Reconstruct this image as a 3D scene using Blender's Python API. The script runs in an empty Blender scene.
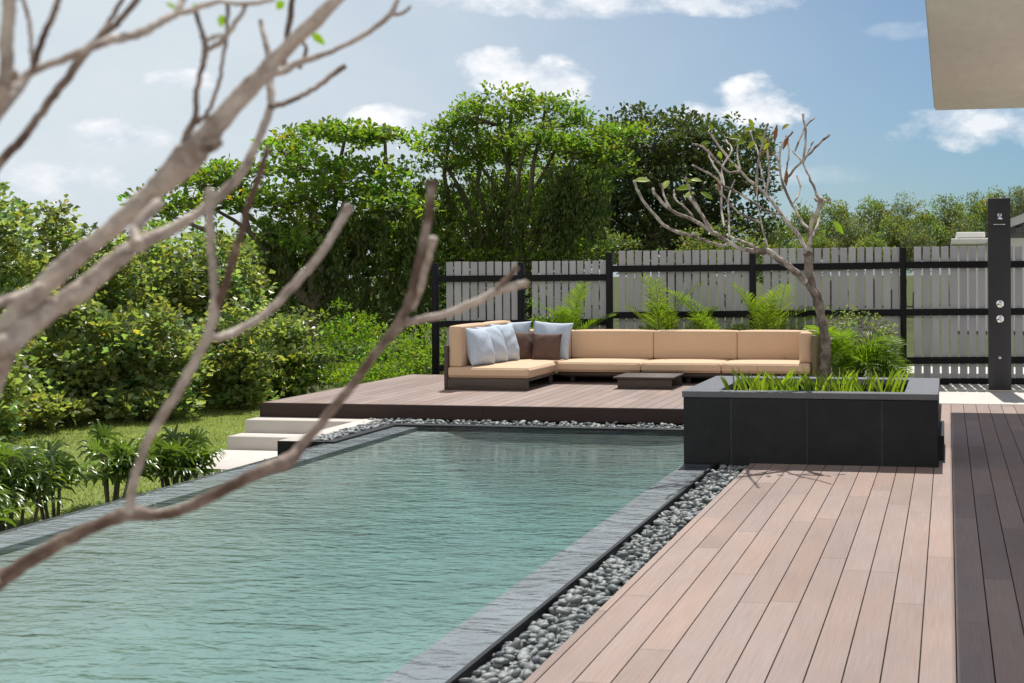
import bpy, bmesh, math, random
import numpy as np
from mathutils import Vector, Matrix
random.seed(7); rng = np.random.default_rng(11)
R = math.radians
S = bpy.context.scene
C = S.collection

# ------------------------------------------------------------ camera, sky, sun
F, PX, PY = 1200.0, 733.0, 274.1            # focal length and principal point, in pixels
YAW, ROLL, EYE = math.atan(215/1200), 0.005, 1.56
fw = np.array([-math.sin(YAW), math.cos(YAW), 0.0]); rt = np.array([math.cos(YAW), math.sin(YAW), 0.0]); up = np.array([0, 0, 1.0])
cx_ = math.cos(ROLL)*rt - math.sin(ROLL)*up
cy_ = math.sin(ROLL)*rt + math.cos(ROLL)*up
EYEP = np.array([0, 0, EYE])
cam = bpy.data.objects.new('camera', bpy.data.cameras.new('camera')); C.objects.link(cam)
m = Matrix.Identity(4)
for i in range(3):
    m[i][0] = cx_[i]; m[i][1] = cy_[i]; m[i][2] = -fw[i]; m[i][3] = EYEP[i]
cam.matrix_world = m
cd = cam.data
cd.sensor_width = 36; cd.lens = 36*F/1024
cd.shift_x = (512-PX)/1024; cd.shift_y = (PY-341.5)/1024
cd.clip_start = 0.05; cd.clip_end = 2000
cd.dof.use_dof = True; cd.dof.focus_distance = 13.5; cd.dof.aperture_fstop = 6.2
S.camera = cam
S.render.resolution_x = 1024; S.render.resolution_y = 683
S.view_settings.view_transform = 'Standard'; S.view_settings.look = 'None'
S.view_settings.exposure = 0.40; S.view_settings.gamma = 1.0
try: S.cycles.volume_bounces = 0; S.cycles.transparent_max_bounces = 12; S.cycles.max_bounces = 10
except Exception: pass

SUN_EL, SUN_AZ = R(62), R(-5.5)             # azimuth from +Y, negative is towards -X
sdir = Vector((math.sin(SUN_AZ)*math.cos(SUN_EL), math.cos(SUN_AZ)*math.cos(SUN_EL), math.sin(SUN_EL)))
sl = bpy.data.lights.new('sun', 'SUN'); sl.energy = 4.2; sl.angle = R(0.53); sl.color = (1.0, 0.955, 0.89)
so = bpy.data.objects.new('sun', sl); C.objects.link(so); so.rotation_euler = sdir.to_track_quat('Z', 'Y').to_euler(); so.location = (0, 0, 30)

def ray(px, py):
    d = fw + cx_*(px-PX)/F + cy_*(PY-py)/F
    return d
def P(px, py, d): return EYEP + ray(px, py)*d                    # point at depth d
def G(px, py, z=0.0):
    r = ray(px, py); return EYEP + r*((z-EYE)/r[2])
def OnY(px, py, Y):
    r = ray(px, py); return EYEP + r*(Y/r[1])

W = bpy.data.worlds.new('World'); S.world = W; W.use_nodes = True
nt = W.node_tree; nt.nodes.clear()
def N(t, **k):
    n = nt.nodes.new(t)
    for a, b in k.items(): setattr(n, a, b)
    return n
def L(a, b): nt.links.new(a, b)
def M(op, a, b=None, c=None, clamp=False):
    n = N('ShaderNodeMath', operation=op, use_clamp=clamp)
    for i, v in enumerate((a, b, c)):
        if v is None: continue
        if isinstance(v, (int, float)): n.inputs[i].default_value = v
        else: L(v, n.inputs[i])
    return n.outputs[0]
sky = N('ShaderNodeTexSky', sky_type='NISHITA'); sky.sun_disc = False
sky.sun_elevation = SUN_EL; sky.sun_rotation = SUN_AZ; sky.air_density = 1.0; sky.dust_density = 0.7; sky.ozone_density = 1.6
tc = N('ShaderNodeTexCoord'); sp = N('ShaderNodeSeparateXYZ'); L(tc.outputs['Generated'], sp.inputs[0])
az = M('ARCTAN2', sp.outputs[0], sp.outputs[1]); el = M('ARCSINE', sp.outputs[2])
mp = N('ShaderNodeCombineXYZ'); L(az, mp.inputs[0]); L(M('MULTIPLY', el, 1.7), mp.inputs[1]); mp.inputs[2].default_value = 3.3
n1 = N('ShaderNodeTexNoise'); n1.inputs['Scale'].default_value = 9; n1.inputs['Detail'].default_value = 9; n1.inputs['Roughness'].default_value = 0.62; L(mp.outputs[0], n1.inputs['Vector'])
n2 = N('ShaderNodeTexNoise'); n2.inputs['Scale'].default_value = 26; n2.inputs['Detail'].default_value = 7; n2.inputs['Roughness'].default_value = 0.6; L(mp.outputs[0], n2.inputs['Vector'])
nz = M('ADD', M('MULTIPLY', M('SUBTRACT', n1.outputs[0], .5), 2.6), M('MULTIPLY', M('SUBTRACT', n2.outputs[0], .5), 2.6))
def azel(px, py):
    r = ray(px, py); r = r/np.linalg.norm(r); return math.atan2(r[0], r[1]), math.asin(r[2])
tot = None
for (px, py, rx, ry, dens, soft) in [
    (500, 70, 44, 24, 1.0, .6), (545, 80, 52, 26, 1.0, .6), (388, 120, 42, 17, 1.0, .7), (700, 112, 45, 12, .85, 1.0),
    (757, 106, 54, 28, 1.0, .7), (985, 126, 95, 25, .8, 1.0), (570, 2, 140, 18, .85, 1.0), (720, 3, 90, 14, .75, 1.0), (905, 30, 40, 10, .3, 1.5),
    (120, 134, 55, 15, .75, .9), (180, 80, 36, 11, .7, .9), (55, 180, 70, 20, .7, 1.0), (800, 175, 80, 10, .25, 1.6),
    (300, -180, 200, 60, .8, 1.2), (800, -160, 160, 50, .8, 1.2), (-500, 60, 200, 40, .8, 1.2), (1500, 60, 200, 40, .8, 1.2), (100, -500, 300, 120, .7, 1.5), (900, -600, 300, 120, .7, 1.5)]:
    a0, e0 = azel(px, py); a1, _ = azel(px+rx, py); _, e1 = azel(px, py-ry)
    ra, re = abs(a1-a0), abs(e1-e0)
    q = M('ADD', M('POWER', M('ABSOLUTE', M('DIVIDE', M('SUBTRACT', az, a0), ra)), 2.0), M('POWER', M('ABSOLUTE', M('DIVIDE', M('SUBTRACT', el, e0), re)), 2.0))
    v = M('ADD', M('SUBTRACT', 1.0, q), nz)
    v = M('MULTIPLY', M('DIVIDE', v, soft, clamp=True), dens)
    tot = v if tot is None else M('MAXIMUM', tot, v)
# thin veil of high cloud, thickening towards the left
a0, e0 = azel(60, 90)
q = M('ADD', M('POWER', M('ABSOLUTE', M('DIVIDE', M('SUBTRACT', az, a0), .52)), 2.0), M('POWER', M('ABSOLUTE', M('DIVIDE', M('SUBTRACT', el, e0), .50)), 2.0))
veil = M('MULTIPLY', M('POWER', 2.718, M('MULTIPLY', q, -1.0)), M('ADD', .95, M('MULTIPLY', M('SUBTRACT', n1.outputs[0], .5), .35)))
cc = N('ShaderNodeMixRGB'); L(M('ADD', .55, M('MULTIPLY', M('SUBTRACT', n2.outputs[0], .48), 3.2), clamp=True), cc.inputs[0])
cc.inputs[1].default_value = (6.0, 6.9, 8.0, 1); cc.inputs[2].default_value = (10.3, 10.4, 10.6, 1)
deep = N('ShaderNodeVectorMath', operation='MULTIPLY'); L(sky.outputs[0], deep.inputs[0]); deep.inputs[1].default_value = (.43, .63, .77)
mxv = N('ShaderNodeMixRGB'); L(veil, mxv.inputs[0]); L(deep.outputs[0], mxv.inputs[1]); mxv.inputs[2].default_value = (7.3, 8.0, 8.5, 1)
bk = N('ShaderNodeMixRGB'); L(M('MULTIPLY', M('ADD', M('MULTIPLY', sp.outputs[1], -2.2), .1, clamp=True), M('ADD', .75, M('SUBTRACT', n1.outputs[0], .5))), bk.inputs[0]); L(mxv.outputs[0], bk.inputs[1]); bk.inputs[2].default_value = (10.4, 9.9, 9.3, 1)  # bright warm cloud added behind the camera to fill the shaded sides
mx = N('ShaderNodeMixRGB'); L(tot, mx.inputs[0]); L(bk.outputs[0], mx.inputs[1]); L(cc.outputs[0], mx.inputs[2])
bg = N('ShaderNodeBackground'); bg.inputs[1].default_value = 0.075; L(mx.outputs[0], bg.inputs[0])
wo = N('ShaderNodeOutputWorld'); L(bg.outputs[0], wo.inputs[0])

# ------------------------------------------------------------ materials
def mat(name, col, rough=.6, spec=.4, noise=None, bump=None, tint=False, trans=0, tcol=None, metal=0, coat=0, var=None):
    """noise=(scale xyz, detail, amount)  bump=(scale xyz, strength, distance)"""
    mt = bpy.data.materials.new(name); mt.use_nodes = True
    t = mt.node_tree; t.nodes.clear(); l = t.links.new
    out = t.nodes.new('ShaderNodeOutputMaterial'); b = t.nodes.new('ShaderNodeBsdfPrincipled')
    b.inputs['Roughness'].default_value = rough; b.inputs['Specular IOR Level'].default_value = spec; b.inputs['Metallic'].default_value = metal
    b.inputs['Coat Weight'].default_value = coat
    co = t.nodes.new('ShaderNodeTexCoord').outputs['Object']
    c = t.nodes.new('ShaderNodeRGB'); c.outputs[0].default_value = (*col, 1); cur = c.outputs[0]
    def nois(sc, det, rg=.6):
        mpn = t.nodes.new('ShaderNodeMapping'); mpn.inputs['Scale'].default_value = sc; l(co, mpn.inputs[0])
        nn = t.nodes.new('ShaderNodeTexNoise'); nn.inputs['Scale'].default_value = 1; nn.inputs['Detail'].default_value = det; nn.inputs['Roughness'].default_value = rg
        l(mpn.outputs[0], nn.inputs['Vector']); return nn.outputs[0]
    for nn in (noise or []):
        sc, det, amt = nn[:3]
        o = nois(sc, det)
        mr = t.nodes.new('ShaderNodeMapRange'); mr.inputs[1].default_value = .25; mr.inputs[2].default_value = .75; mr.inputs[3].default_value = 1-amt; mr.inputs[4].default_value = 1+amt; l(o, mr.inputs[0])
        if len(nn) > 3:      # towards a second colour
            mm = t.nodes.new('ShaderNodeMixRGB'); mr.inputs[1].default_value = .5-.08; mr.inputs[2].default_value = .5+.08; mr.inputs[3].default_value = 0; mr.inputs[4].default_value = amt
            l(mr.outputs[0], mm.inputs[0]); l(cur, mm.inputs[1]); mm.inputs[2].default_value = (*nn[3], 1); cur = mm.outputs[0]
        else:
            mm = t.nodes.new('ShaderNodeVectorMath'); mm.operation = 'SCALE'; l(cur, mm.inputs[0]); l(mr.outputs[0], mm.inputs['Scale']); cur = mm.outputs[0]
    if tint:
        at = t.nodes.new('ShaderNodeAttribute'); at.attribute_name = 'tint'
        mm = t.nodes.new('ShaderNodeVectorMath'); mm.operation = 'MULTIPLY'; l(cur, mm.inputs[0]); l(at.outputs['Color'], mm.inputs[1]); cur = mm.outputs[0]
    l(cur, b.inputs['Base Color'])
    if bump:
        bm_ = t.nodes.new('ShaderNodeBump'); bm_.inputs['Strength'].default_value = bump[1]; bm_.inputs['Distance'].default_value = bump[2]
        l(nois(bump[0], 4), bm_.inputs['Height']); l(bm_.outputs[0], b.inputs['Normal'])
    sh = b.outputs[0]
    if trans:
        tr = t.nodes.new('ShaderNodeBsdfTranslucent'); mm = t.nodes.new('ShaderNodeVectorMath'); mm.operation = 'MULTIPLY'
        l(cur, mm.inputs[0]); mm.inputs[1].default_value = tcol or (1.5, 1.5, .6); l(mm.outputs[0], tr.inputs[0])
        ms = t.nodes.new('ShaderNodeMixShader'); ms.inputs[0].default_value = trans; l(sh, ms.inputs[1]); l(tr.outputs[0], ms.inputs[2]); sh = ms.outputs[0]
    l(sh, out.inputs[0]); return mt

DECK = mat('deck_wood', (.300, .223, .190), .66, .14, [((2.2, .8, 2), 6, .32, (.27, .235, .225)), ((3, .9, 3), 5, .08), ((140, 3.0, 10), 4, .13), ((1.1, .5, 1), 3, .10)], ((160, 3, 10), .25, .002), tint=True)
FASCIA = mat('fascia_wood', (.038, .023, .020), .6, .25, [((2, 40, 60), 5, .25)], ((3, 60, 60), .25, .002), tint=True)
SOIL = mat('soil', (.05, .037, .026), .95, .1, [((30, 30, 30), 5, .4)], ((60, 60, 60), .8, .02))
UNDER = mat('shadow_gap', (.02, .017, .015), .9, .1)
CONC = mat('concrete', (.56, .53, .48), .8, .25, [((3, 3, 3), 6, .08), ((60, 60, 60), 3, .05)], ((120, 120, 120), .15, .002))
TREAD = mat('step_concrete', (.55, .51, .46), .8, .25, [((4, 4, 4), 6, .07), ((70, 70, 70), 3, .05)], ((120, 120, 120), .2, .002))
LAWN = mat('lawn_ground', (.20, .25, .08), .95, .1, [((2, 2, 2), 5, .2), ((25, 25, 25), 4, .3)], ((60, 60, 60), .6, .02))
GROUND = mat('ground', (.07, .085, .03), .95, .1, [((.5, .5, .5), 5, .3), ((12, 12, 12), 4, .3)], ((30, 30, 30), .6, .03))
BLACKSTONE = mat('black_stone', (.016, .017, .019), .55, .25, [((5, 5, 5), 5, .3), ((80, 80, 80), 3, .18)], ((90, 90, 90), .35, .002), tint=True)
COPING = mat('grey_coping', (.085, .088, .10), .45, .8, [((6, 6, 6), 5, .15), ((120, 120, 120), 3, .12)], ((120, 120, 120), .3, .002), tint=True)
LEDGE = mat('ledge_stone', (.24, .245, .275), .45, .5, [((2, 1.2, 3), 5, .18), ((40, 12, 40), 4, .08)])  # bluish tone stands in for sky reflected in the water film
POOLT = mat('pool_plaster', (.335, .352, .335), .6, .3, [((.6, .5, .6), 5, .20), ((9, 9, 9), 4, .08)])
PEB = mat('pebble', (.19, .203, .205), .55, .4, [((30, 30, 30), 4, .18)], ((120, 120, 120), .15, .002), tint=True)
def soften(mt): return mt
FABRIC = mat('tan_fabric', (.62, .445, .30), .85, .15, [((4, 4, 4), 3, .04), ((300, 300, 300), 2, .06)], ((380, 380, 380), .25, .0015))
SOFAWOOD = mat('sofa_wood', (.080, .062, .053), .6, .3, [((4, 60, 60), 5, .3)], ((5, 90, 90), .3, .0015))
SOFAEND = mat('sofa_end_wood', (.15, .125, .07), .6, .3, [((60, 60, 4), 4, .2)])
BLUE = mat('blue_linen', (.46, .53, .62), .9, .12, [((9, 9, 9), 5, .18, (.62, .68, .74)), ((50, 50, 50), 4, .14)], ((60, 60, 60), .35, .004))
BROWN = mat('brown_cloth', (.125, .078, .062), .85, .15, [((10, 10, 10), 4, .12), ((300, 300, 300), 2, .1)], ((200, 200, 200), .3, .002))
POST = mat('black_fence_paint', (.007, .007, .009), .55, .2, [((6, 6, 6), 4, .2)])
SLAT = mat('grey_fence_slat', (.40, .40, .435), .6, .3, [((8, 8, 2), 4, .08)], ((90, 90, 6), .25, .002), tint=True)
SHOWER = mat('graphite_metal', (.028, .028, .033), .5, .4, [((3, 3, 3), 3, .1)])
CHROME = mat('chrome', (.85, .85, .87), .12, .5, metal=1)
STUCCO = mat('beige_stucco', (.86, .79, .735), .85, .2, [((1.2, .6, 1), 5, .06), ((12, 3, 12), 5, .05)], ((60, 60, 60), .3, .003))
WHITEP = mat('white_paint', (.72, .71, .68), .7, .3, [((4, 4, 4), 4, .05)])
ROOFP = mat('pale_roof', (.55, .56, .57), .6, .3, [((4, 4, 4), 4, .08)])
GLASS = mat('window_glass', (.03, .035, .04), .05, .8)
DARKBARK = mat('brown_branch_bark', (.125, .080, .058), .75, .3, [((16, 16, 16), 6, .45, (.55, .45, .38)), ((60, 60, 60), 4, .3)], ((70, 70, 70), .6, .004))
BARKF = mat('frangipani_bark', (.52, .445, .385), .7, .3, [((15, 15, 15), 6, .62, (.20, .145, .115)), ((45, 45, 45), 5, .4, (.62, .55, .48)), ((90, 90, 90), 4, .2)], ((70, 70, 70), .6, .004))
PALEBARK = mat('pale_branch_bark', (.56, .50, .45), .7, .3, [((8, 8, 8), 6, .9, (.13, .09, .075)), ((60, 60, 60), 4, .2)], ((60, 60, 60), .6, .004))
BARK2 = mat('planter_tree_bark', (.30, .25, .215), .8, .25, [((9, 9, 9), 5, .75, (.075, .055, .045)), ((50, 50, 50), 4, .25)], ((50, 50, 50), .8, .008))
BARK = mat('tree_bark', (.16, .13, .10), .9, .15, [((6, 6, 3), 5, .35)], ((15, 15, 5), .6, .02))
DRYLEAF = mat('dry_leaf', (.19, .10, .05), .8, .2, [((20, 20, 20), 3, .2)], trans=.2, tcol=(1.2, 1, .6))
def leafm(name, col, rough=.42, trans=.42, spec=.4, tcol=(1.7, 1.75, .5)):
    return mat(name, col, rough, spec, None, None, tint=True, trans=trans, tcol=tcol)
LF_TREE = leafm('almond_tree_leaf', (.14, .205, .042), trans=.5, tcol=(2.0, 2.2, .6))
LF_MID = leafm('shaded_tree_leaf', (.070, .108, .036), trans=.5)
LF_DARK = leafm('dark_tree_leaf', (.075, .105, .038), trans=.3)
LF_BUSH = leafm('hibiscus_leaf', (.185, .235, .09), rough=.36, spec=.6, trans=.5, tcol=(2.0, 2.0, .8))
LF_VINE = leafm('vine_leaf', (.085, .125, .035), trans=.45)
LF_BRIGHT = leafm('bright_bush_leaf', (.15, .24, .03), trans=.5)
LF_FAR = leafm('far_leaf', (.15, .19, .075), trans=.45)  # leaf colour paled to carry the haze of the far treeline
LF_FAR2 = leafm('far_grey_leaf', (.15, .175, .11), trans=.4)
LF_PALM = leafm('palm_leaf', (.14, .215, .035), rough=.35, trans=.5)
LF_RHAP = leafm('lady_palm_leaf', (.115, .18, .045), rough=.3, trans=.35, spec=.6)
LF_LILY = leafm('lily_leaf', (.20, .285, .04), rough=.38, trans=.5)
LF_FRANG = leafm('frangipani_leaf', (.22, .27, .05), rough=.4, trans=.5)
GRASS = leafm('grass_blade', (.27, .325, .12), rough=.5, trans=.45)

# water
WATER = bpy.data.materials.new('pool_water'); WATER.use_nodes = True
t = WATER.node_tree; t.nodes.clear(); l = t.links.new
out = t.nodes.new('ShaderNodeOutputMaterial'); fr = t.nodes.new('ShaderNodeFresnel'); fr.inputs[0].default_value = 1.33
gl = t.nodes.new('ShaderNodeBsdfGlossy'); gl.inputs['Roughness'].default_value = .03
tr = t.nodes.new('ShaderNodeBsdfTransparent'); tr.inputs[0].default_value = (.93, .98, .97, 1)
co = t.nodes.new('ShaderNodeTexCoord').outputs['Object']
def wn(sc, det, rot=0, dist=0):
    a = t.nodes.new('ShaderNodeMapping'); a.inputs['Scale'].default_value = sc; a.inputs['Rotation'].default_value = (0, 0, rot); l(co, a.inputs[0])
    b = t.nodes.new('ShaderNodeTexNoise'); b.inputs['Scale'].default_value = 1; b.inputs['Detail'].default_value = det; b.inputs['Distortion'].default_value = dist; l(a.outputs[0], b.inputs['Vector']); return b.outputs[0]
def wm(op, a, b):
    n = t.nodes.new('ShaderNodeMath'); n.operation = op
    for i, v in enumerate((a, b)):
        if isinstance(v, (int, float)): n.inputs[i].default_value = v
        else: l(v, n.inputs[i])
    return n.outputs[0]
patch = wm('ADD', .35, wm('MULTIPLY', wn((.7, .9, 1), 2), 1.5))
hgt = wm('ADD', wm('MULTIPLY', wn((1.6, 3.6, 1), 2, .05, .5), .9), wm('MULTIPLY', patch, wm('ADD', wm('MULTIPLY', wn((5.0, 11.5, 1), 3, -.08, .7), .62), wm('MULTIPLY', wn((13, 26, 1), 2, .1, .3), .24))))
bp = t.nodes.new('ShaderNodeBump'); bp.inputs['Strength'].default_value = 1.0; bp.inputs['Distance'].default_value = .025; l(hgt, bp.inputs['Height'])
l(bp.outputs[0], fr.inputs['Normal']); l(bp.outputs[0], gl.inputs['Normal'])
ms = t.nodes.new('ShaderNodeMixShader'); l(fr.outputs[0], ms.inputs[0]); l(tr.outputs[0], ms.inputs[1]); l(gl.outputs[0], ms.inputs[2]); l(ms.outputs[0], out.inputs[0])
va = t.nodes.new('ShaderNodeVolumeAbsorption'); va.inputs['Color'].default_value = (.53, .775, .775, 1); va.inputs['Density'].default_value = .46; l(va.outputs[0], out.inputs['Volume'])

# ------------------------------------------------------------ mesh builder
class MB:
    def __init__(s): s.v = []; s.f = {3: [], 4: []}; s.t = []; s.n = 0; s.sm = {3: [], 4: []}
    def add(s, v, f, tint=None, smooth=False):
        v = np.asarray(v, float).reshape(-1, 3); f = np.asarray(f, int)
        k = f.shape[1]; s.f[k].append(f + s.n); s.sm[k].append(np.full(len(f), smooth))
        tt = np.ones((len(v), 3)) if tint is None else np.broadcast_to(np.asarray(tint, float), (len(v), 3))
        s.v.append(v); s.t.append(tt); s.n += len(v)
    def box(s, x0, x1, y0, y1, z0, z1, tint=None):
        v = [(x0,y0,z0),(x1,y0,z0),(x1,y1,z0),(x0,y1,z0),(x0,y0,z1),(x1,y0,z1),(x1,y1,z1),(x0,y1,z1)]
        s.add(v, [(0,3,2,1),(4,5,6,7),(0,1,5,4),(1,2,6,5),(2,3,7,6),(3,0,4,7)], tint)
    def rbox(s, x0, x1, y0, y1, z0, z1, r=.01, seg=2, tint=None, smooth=True, puff=0):
        bm = bmesh.new(); bmesh.ops.create_cube(bm, size=1)
        for q in bm.verts: q.co = ((x0+x1)/2+q.co.x*(x1-x0), (y0+y1)/2+q.co.y*(y1-y0), (z0+z1)/2+q.co.z*(z1-z0))
        bmesh.ops.bevel(bm, geom=bm.edges[:], offset=r, segments=seg, profile=.5, affect='EDGES')
        s.bm(bm, tint, smooth)
    def bm(s, bm, tint=None, smooth=True):
        bm.verts.ensure_lookup_table(); v = [tuple(q.co) for q in bm.verts]
        for q in bm.verts: q.index = q.index
        bm.verts.index_update(); f3 = []; f4 = []
        for f in bm.faces:
            ix = [q.index for q in f.verts]
            if len(ix) == 3: f3.append(ix)
            elif len(ix) == 4: f4.append(ix)
            else:
                for i in range(1, len(ix)-1): f3.append([ix[0], ix[i], ix[i+1]])
        n0 = s.n
        if f4: s.add(v, f4, tint, smooth)
        if f3:
            if f4: s.f[3].append(np.array(f3)+n0); s.sm[3].append(np.full(len(f3), smooth))
            else: s.add(v, f3, tint, smooth)
        bm.free()
    def tube(s, pts, rad, k=8, tint=None, cap=True, wob=0):
        pts = np.asarray(pts, float); n = len(pts)
        rad = np.broadcast_to(np.asarray(rad, float), (n,)).copy()
        tg = np.gradient(pts, axis=0); tg /= np.linalg.norm(tg, axis=1)[:, None]+1e-9
        a = np.array([0, 0, 1.]) if abs(tg[0][2]) < .9 else np.array([1., 0, 0])
        u = np.cross(tg[0], a); u /= np.linalg.norm(u)
        V = []
        th = np.arange(k)*2*math.pi/k
        for i in range(n):
            u = u - tg[i]*np.dot(u, tg[i]); u /= np.linalg.norm(u); w = np.cross(tg[i], u)
            rr = rad[i]*(1+(wob*rng.uniform(-1, 1, k) if wob else 0))
            V.append(pts[i] + (np.cos(th)*rr)[:, None]*u + (np.sin(th)*rr)[:, None]*w)
        V = np.concatenate(V); j = np.arange(k); Fc = []
        for i in range(n-1):
            a0 = i*k+j; a1 = i*k+(j+1) % k
            Fc.append(np.stack([a0, a1, a1+k, a0+k], 1))
        s.add(V, np.concatenate(Fc), tint, True)
        if cap:
            e = s.n-1
            for (ring, tip) in ((0, pts[0]-tg[0]*rad[0]*.5), (n-1, pts[-1]+tg[-1]*rad[-1]*.6)):
                vv = np.vstack([V[ring*k:(ring+1)*k], tip]); s.add(vv, np.stack([j, (j+1) % k, np.full(k, k)], 1), tint, True)
    def leaves(s, Pp, D, Nn, Ln, Wd, tint, fold=.12, droop=.15):
        D = D/(np.linalg.norm(D, axis=1)[:, None]+1e-9); sd = np.cross(D, Nn); sd /= np.linalg.norm(sd, axis=1)[:, None]+1e-9
        nn = np.cross(sd, D); n = len(Pp); Ln = Ln[:, None]; Wd = Wd[:, None]
        mid = Pp + D*Ln*.5; tip = Pp + D*Ln - np.array([0, 0, 1.])*Ln*droop
        V = np.stack([Pp, mid+sd*Wd/2+nn*Wd*fold, tip, mid-sd*Wd/2+nn*Wd*fold], 1).reshape(-1, 3)
        b = np.arange(n)[:, None]*4
        s.add(V, np.concatenate([b+[0, 1, 2], b+[0, 2, 3]]), np.repeat(tint, 4, 0))
    def ribbon(s, pts, wid, nrm=(0, 0, 1), tint=None, vfold=.25):
        """leaf blade along pts with a folded midrib"""
        pts = np.asarray(pts, float); n = len(pts); wid = np.asarray(wid, float)
        tg = np.gradient(pts, axis=0); tg /= np.linalg.norm(tg, axis=1)[:, None]+1e-9
        sd = np.cross(tg, np.asarray(nrm, float)); sd /= np.linalg.norm(sd, axis=1)[:, None]+1e-9
        nn = np.cross(sd, tg)
        V = np.stack([pts+sd*wid[:, None]/2+nn*wid[:, None]*vfold, pts, pts-sd*wid[:, None]/2+nn*wid[:, None]*vfold], 1).reshape(-1, 3)
        f = []
        for i in range(n-1):
            a = 3*i; f += [(a, a+1, a+4, a+3), (a+1, a+2, a+5, a+4)]
        s.add(V, f, tint, True)
    def build(s, name, mt, parent=None, off=(0, 0, 0)):
        me = bpy.data.meshes.new(name)
        V = np.concatenate(s.v) - np.asarray(off, float)
        f3 = np.concatenate(s.f[3]) if s.f[3] else np.zeros((0, 3), int); f4 = np.concatenate(s.f[4]) if s.f[4] else np.zeros((0, 4), int)
        me.vertices.add(len(V)); me.vertices.foreach_set('co', V.ravel())
        li = np.concatenate([f3.ravel(), f4.ravel()]); me.loops.add(len(li)); me.loops.foreach_set('vertex_index', li)
        me.polygons.add(len(f3)+len(f4))
        ls = np.concatenate([np.arange(len(f3))*3, len(f3)*3+np.arange(len(f4))*4]); me.polygons.foreach_set('loop_start', ls)
        sm = np.concatenate(([*s.sm[3]] or [np.zeros(0, bool)])+([*s.sm[4]] or [np.zeros(0, bool)])); me.polygons.foreach_set('use_smooth', sm.astype(bool))
        me.update(calc_edges=True)
        T = np.concatenate(s.t); at = me.color_attributes.new('tint', 'FLOAT_COLOR', 'POINT')
        at.data.foreach_set('color', np.hstack([T, np.ones((len(T), 1))]).ravel())
        me.validate()
        me.materials.append(mt)
        o = bpy.data.objects.new(name, me); C.objects.link(o)
        if parent is not None: o.parent = parent
        return o

def tag(o, label=None, cat=None, group=None, kind=None):
    if label: o['label'] = label
    if cat: o['category'] = cat
    if group: o['group'] = group
    if kind: o['kind'] = kind
    return o
def root(name, loc, label, cat, group=None, rz=0):
    o = bpy.data.objects.new(name, None); C.objects.link(o); o.location = tuple(loc); o.rotation_euler = (0, 0, rz); o.empty_display_size = .1
    return tag(o, label, cat, group)
def struct(name, mb, mt, kind='structure'): return tag(mb.build(name, mt), kind=kind)
def norm(a): return a/(np.linalg.norm(a, axis=-1, keepdims=True)+1e-9)
def interp(pts, n):
    """smooth a polyline (Catmull-Rom)"""
    p = np.asarray(pts, float); p = np.vstack([2*p[0]-p[1], p, 2*p[-1]-p[-2]]); o = []
    for i in range(1, len(p)-2):
        for k in range(n):
            t_ = k/n; o.append(.5*((2*p[i])+(-p[i-1]+p[i+1])*t_+(2*p[i-1]-5*p[i]+4*p[i+1]-p[i+2])*t_*t_+(-p[i-1]+3*p[i]-3*p[i+1]+p[i+2])*t_**3))
    o.append(p[-2]); return np.array(o)

# ------------------------------------------------------------ layout numbers (metres; deck top is z = 0)
XR0, XR1 = -1.61, -1.905         # deck edge, pool edge: the pebble channel lies between
XL = -5.74                        # left spill edge of the pool
ZP = .155                         # top of the raised sofa platform
YPF = float(G(560, 406.9, ZP)[1])     # front of platform
YPE = YPF-.42                     # far end of the pool
XPL = float(G(258, 403.2, ZP)[0])     # left end of platform
YPB = YPF+3.75
YD = float(G(980, 404.3)[1])      # end of the deck on the right
YF = float(G(950, 385.0)[1])      # fence
pf, pb = G(810, 464.7), G(830, 377, .59)
YQ0 = float(pf[1]); YQ1 = float(pb[1]); XQ0 = float(OnY(683, 430, YQ0)[0]); XQ1 = float(OnY(938, 430, YQ0)[0])
ZL = -.36                         # lawn
print('LAYOUT', YPF, XPL, YD, YF, YQ0, YQ1, XQ0, XQ1)

# ground far and wide
g = MB()
n = 60
xs = np.concatenate([-np.geomspace(900, 8.2, 14), np.array([-7.6, -7.5, -5.9, -5.85, -1.7, 1, 5, 12, 20]), np.geomspace(30, 900, 10)])
ys = np.concatenate([-np.geomspace(300, 10, 6), np.array([-5, 0, 5, 9, 12, 13, 15, 16.9, 17.1, 18, 19]), np.linspace(22, 60, 12), np.geomspace(80, 900, 8)])
def gz(x, y):
    return ZL-.06 + np.where(x > -7.7, .32, 0) * np.clip((y-17)/2, 0, 1) + np.clip((y-24)/60, 0, 1)*.3
X, Y = np.meshgrid(xs, ys); V = np.stack([X, Y, gz(X, Y)-.35*((X > -7.55) & (Y < 17))-1.2*((X > -5.87) & (Y < 12.5))], -1).reshape(-1, 3)
nx = len(xs); f = [(j*nx+i, j*nx+i+1, (j+1)*nx+i+1, (j+1)*nx+i) for j in range(len(ys)-1) for i in range(nx-1)]
g.add(V, f, None, True); struct('ground', g, GROUND)

# lawn sheet
g = MB(); lp = []
edge_far = [(-7.3, 18.6), (-8.6, 18.3), (-9.6, 17.6), (-10.6, 16.6), (-11.8, 15.6), (-14, 15.0)]
poly = [(-5.80, -6), (-5.80, 11.3), (XPL+.3, 11.3), (XPL+.3, 18.6)] + edge_far[1:] + [(-16, 14.5), (-16, -6)]
bm = bmesh.new(); bm.faces.new([bm.verts.new((x, y, ZL)) for x, y in poly]); bmesh.ops.triangulate(bm, faces=bm.faces[:])
g.bm(bm, None, False); struct('lawn', g, LAWN)
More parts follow.
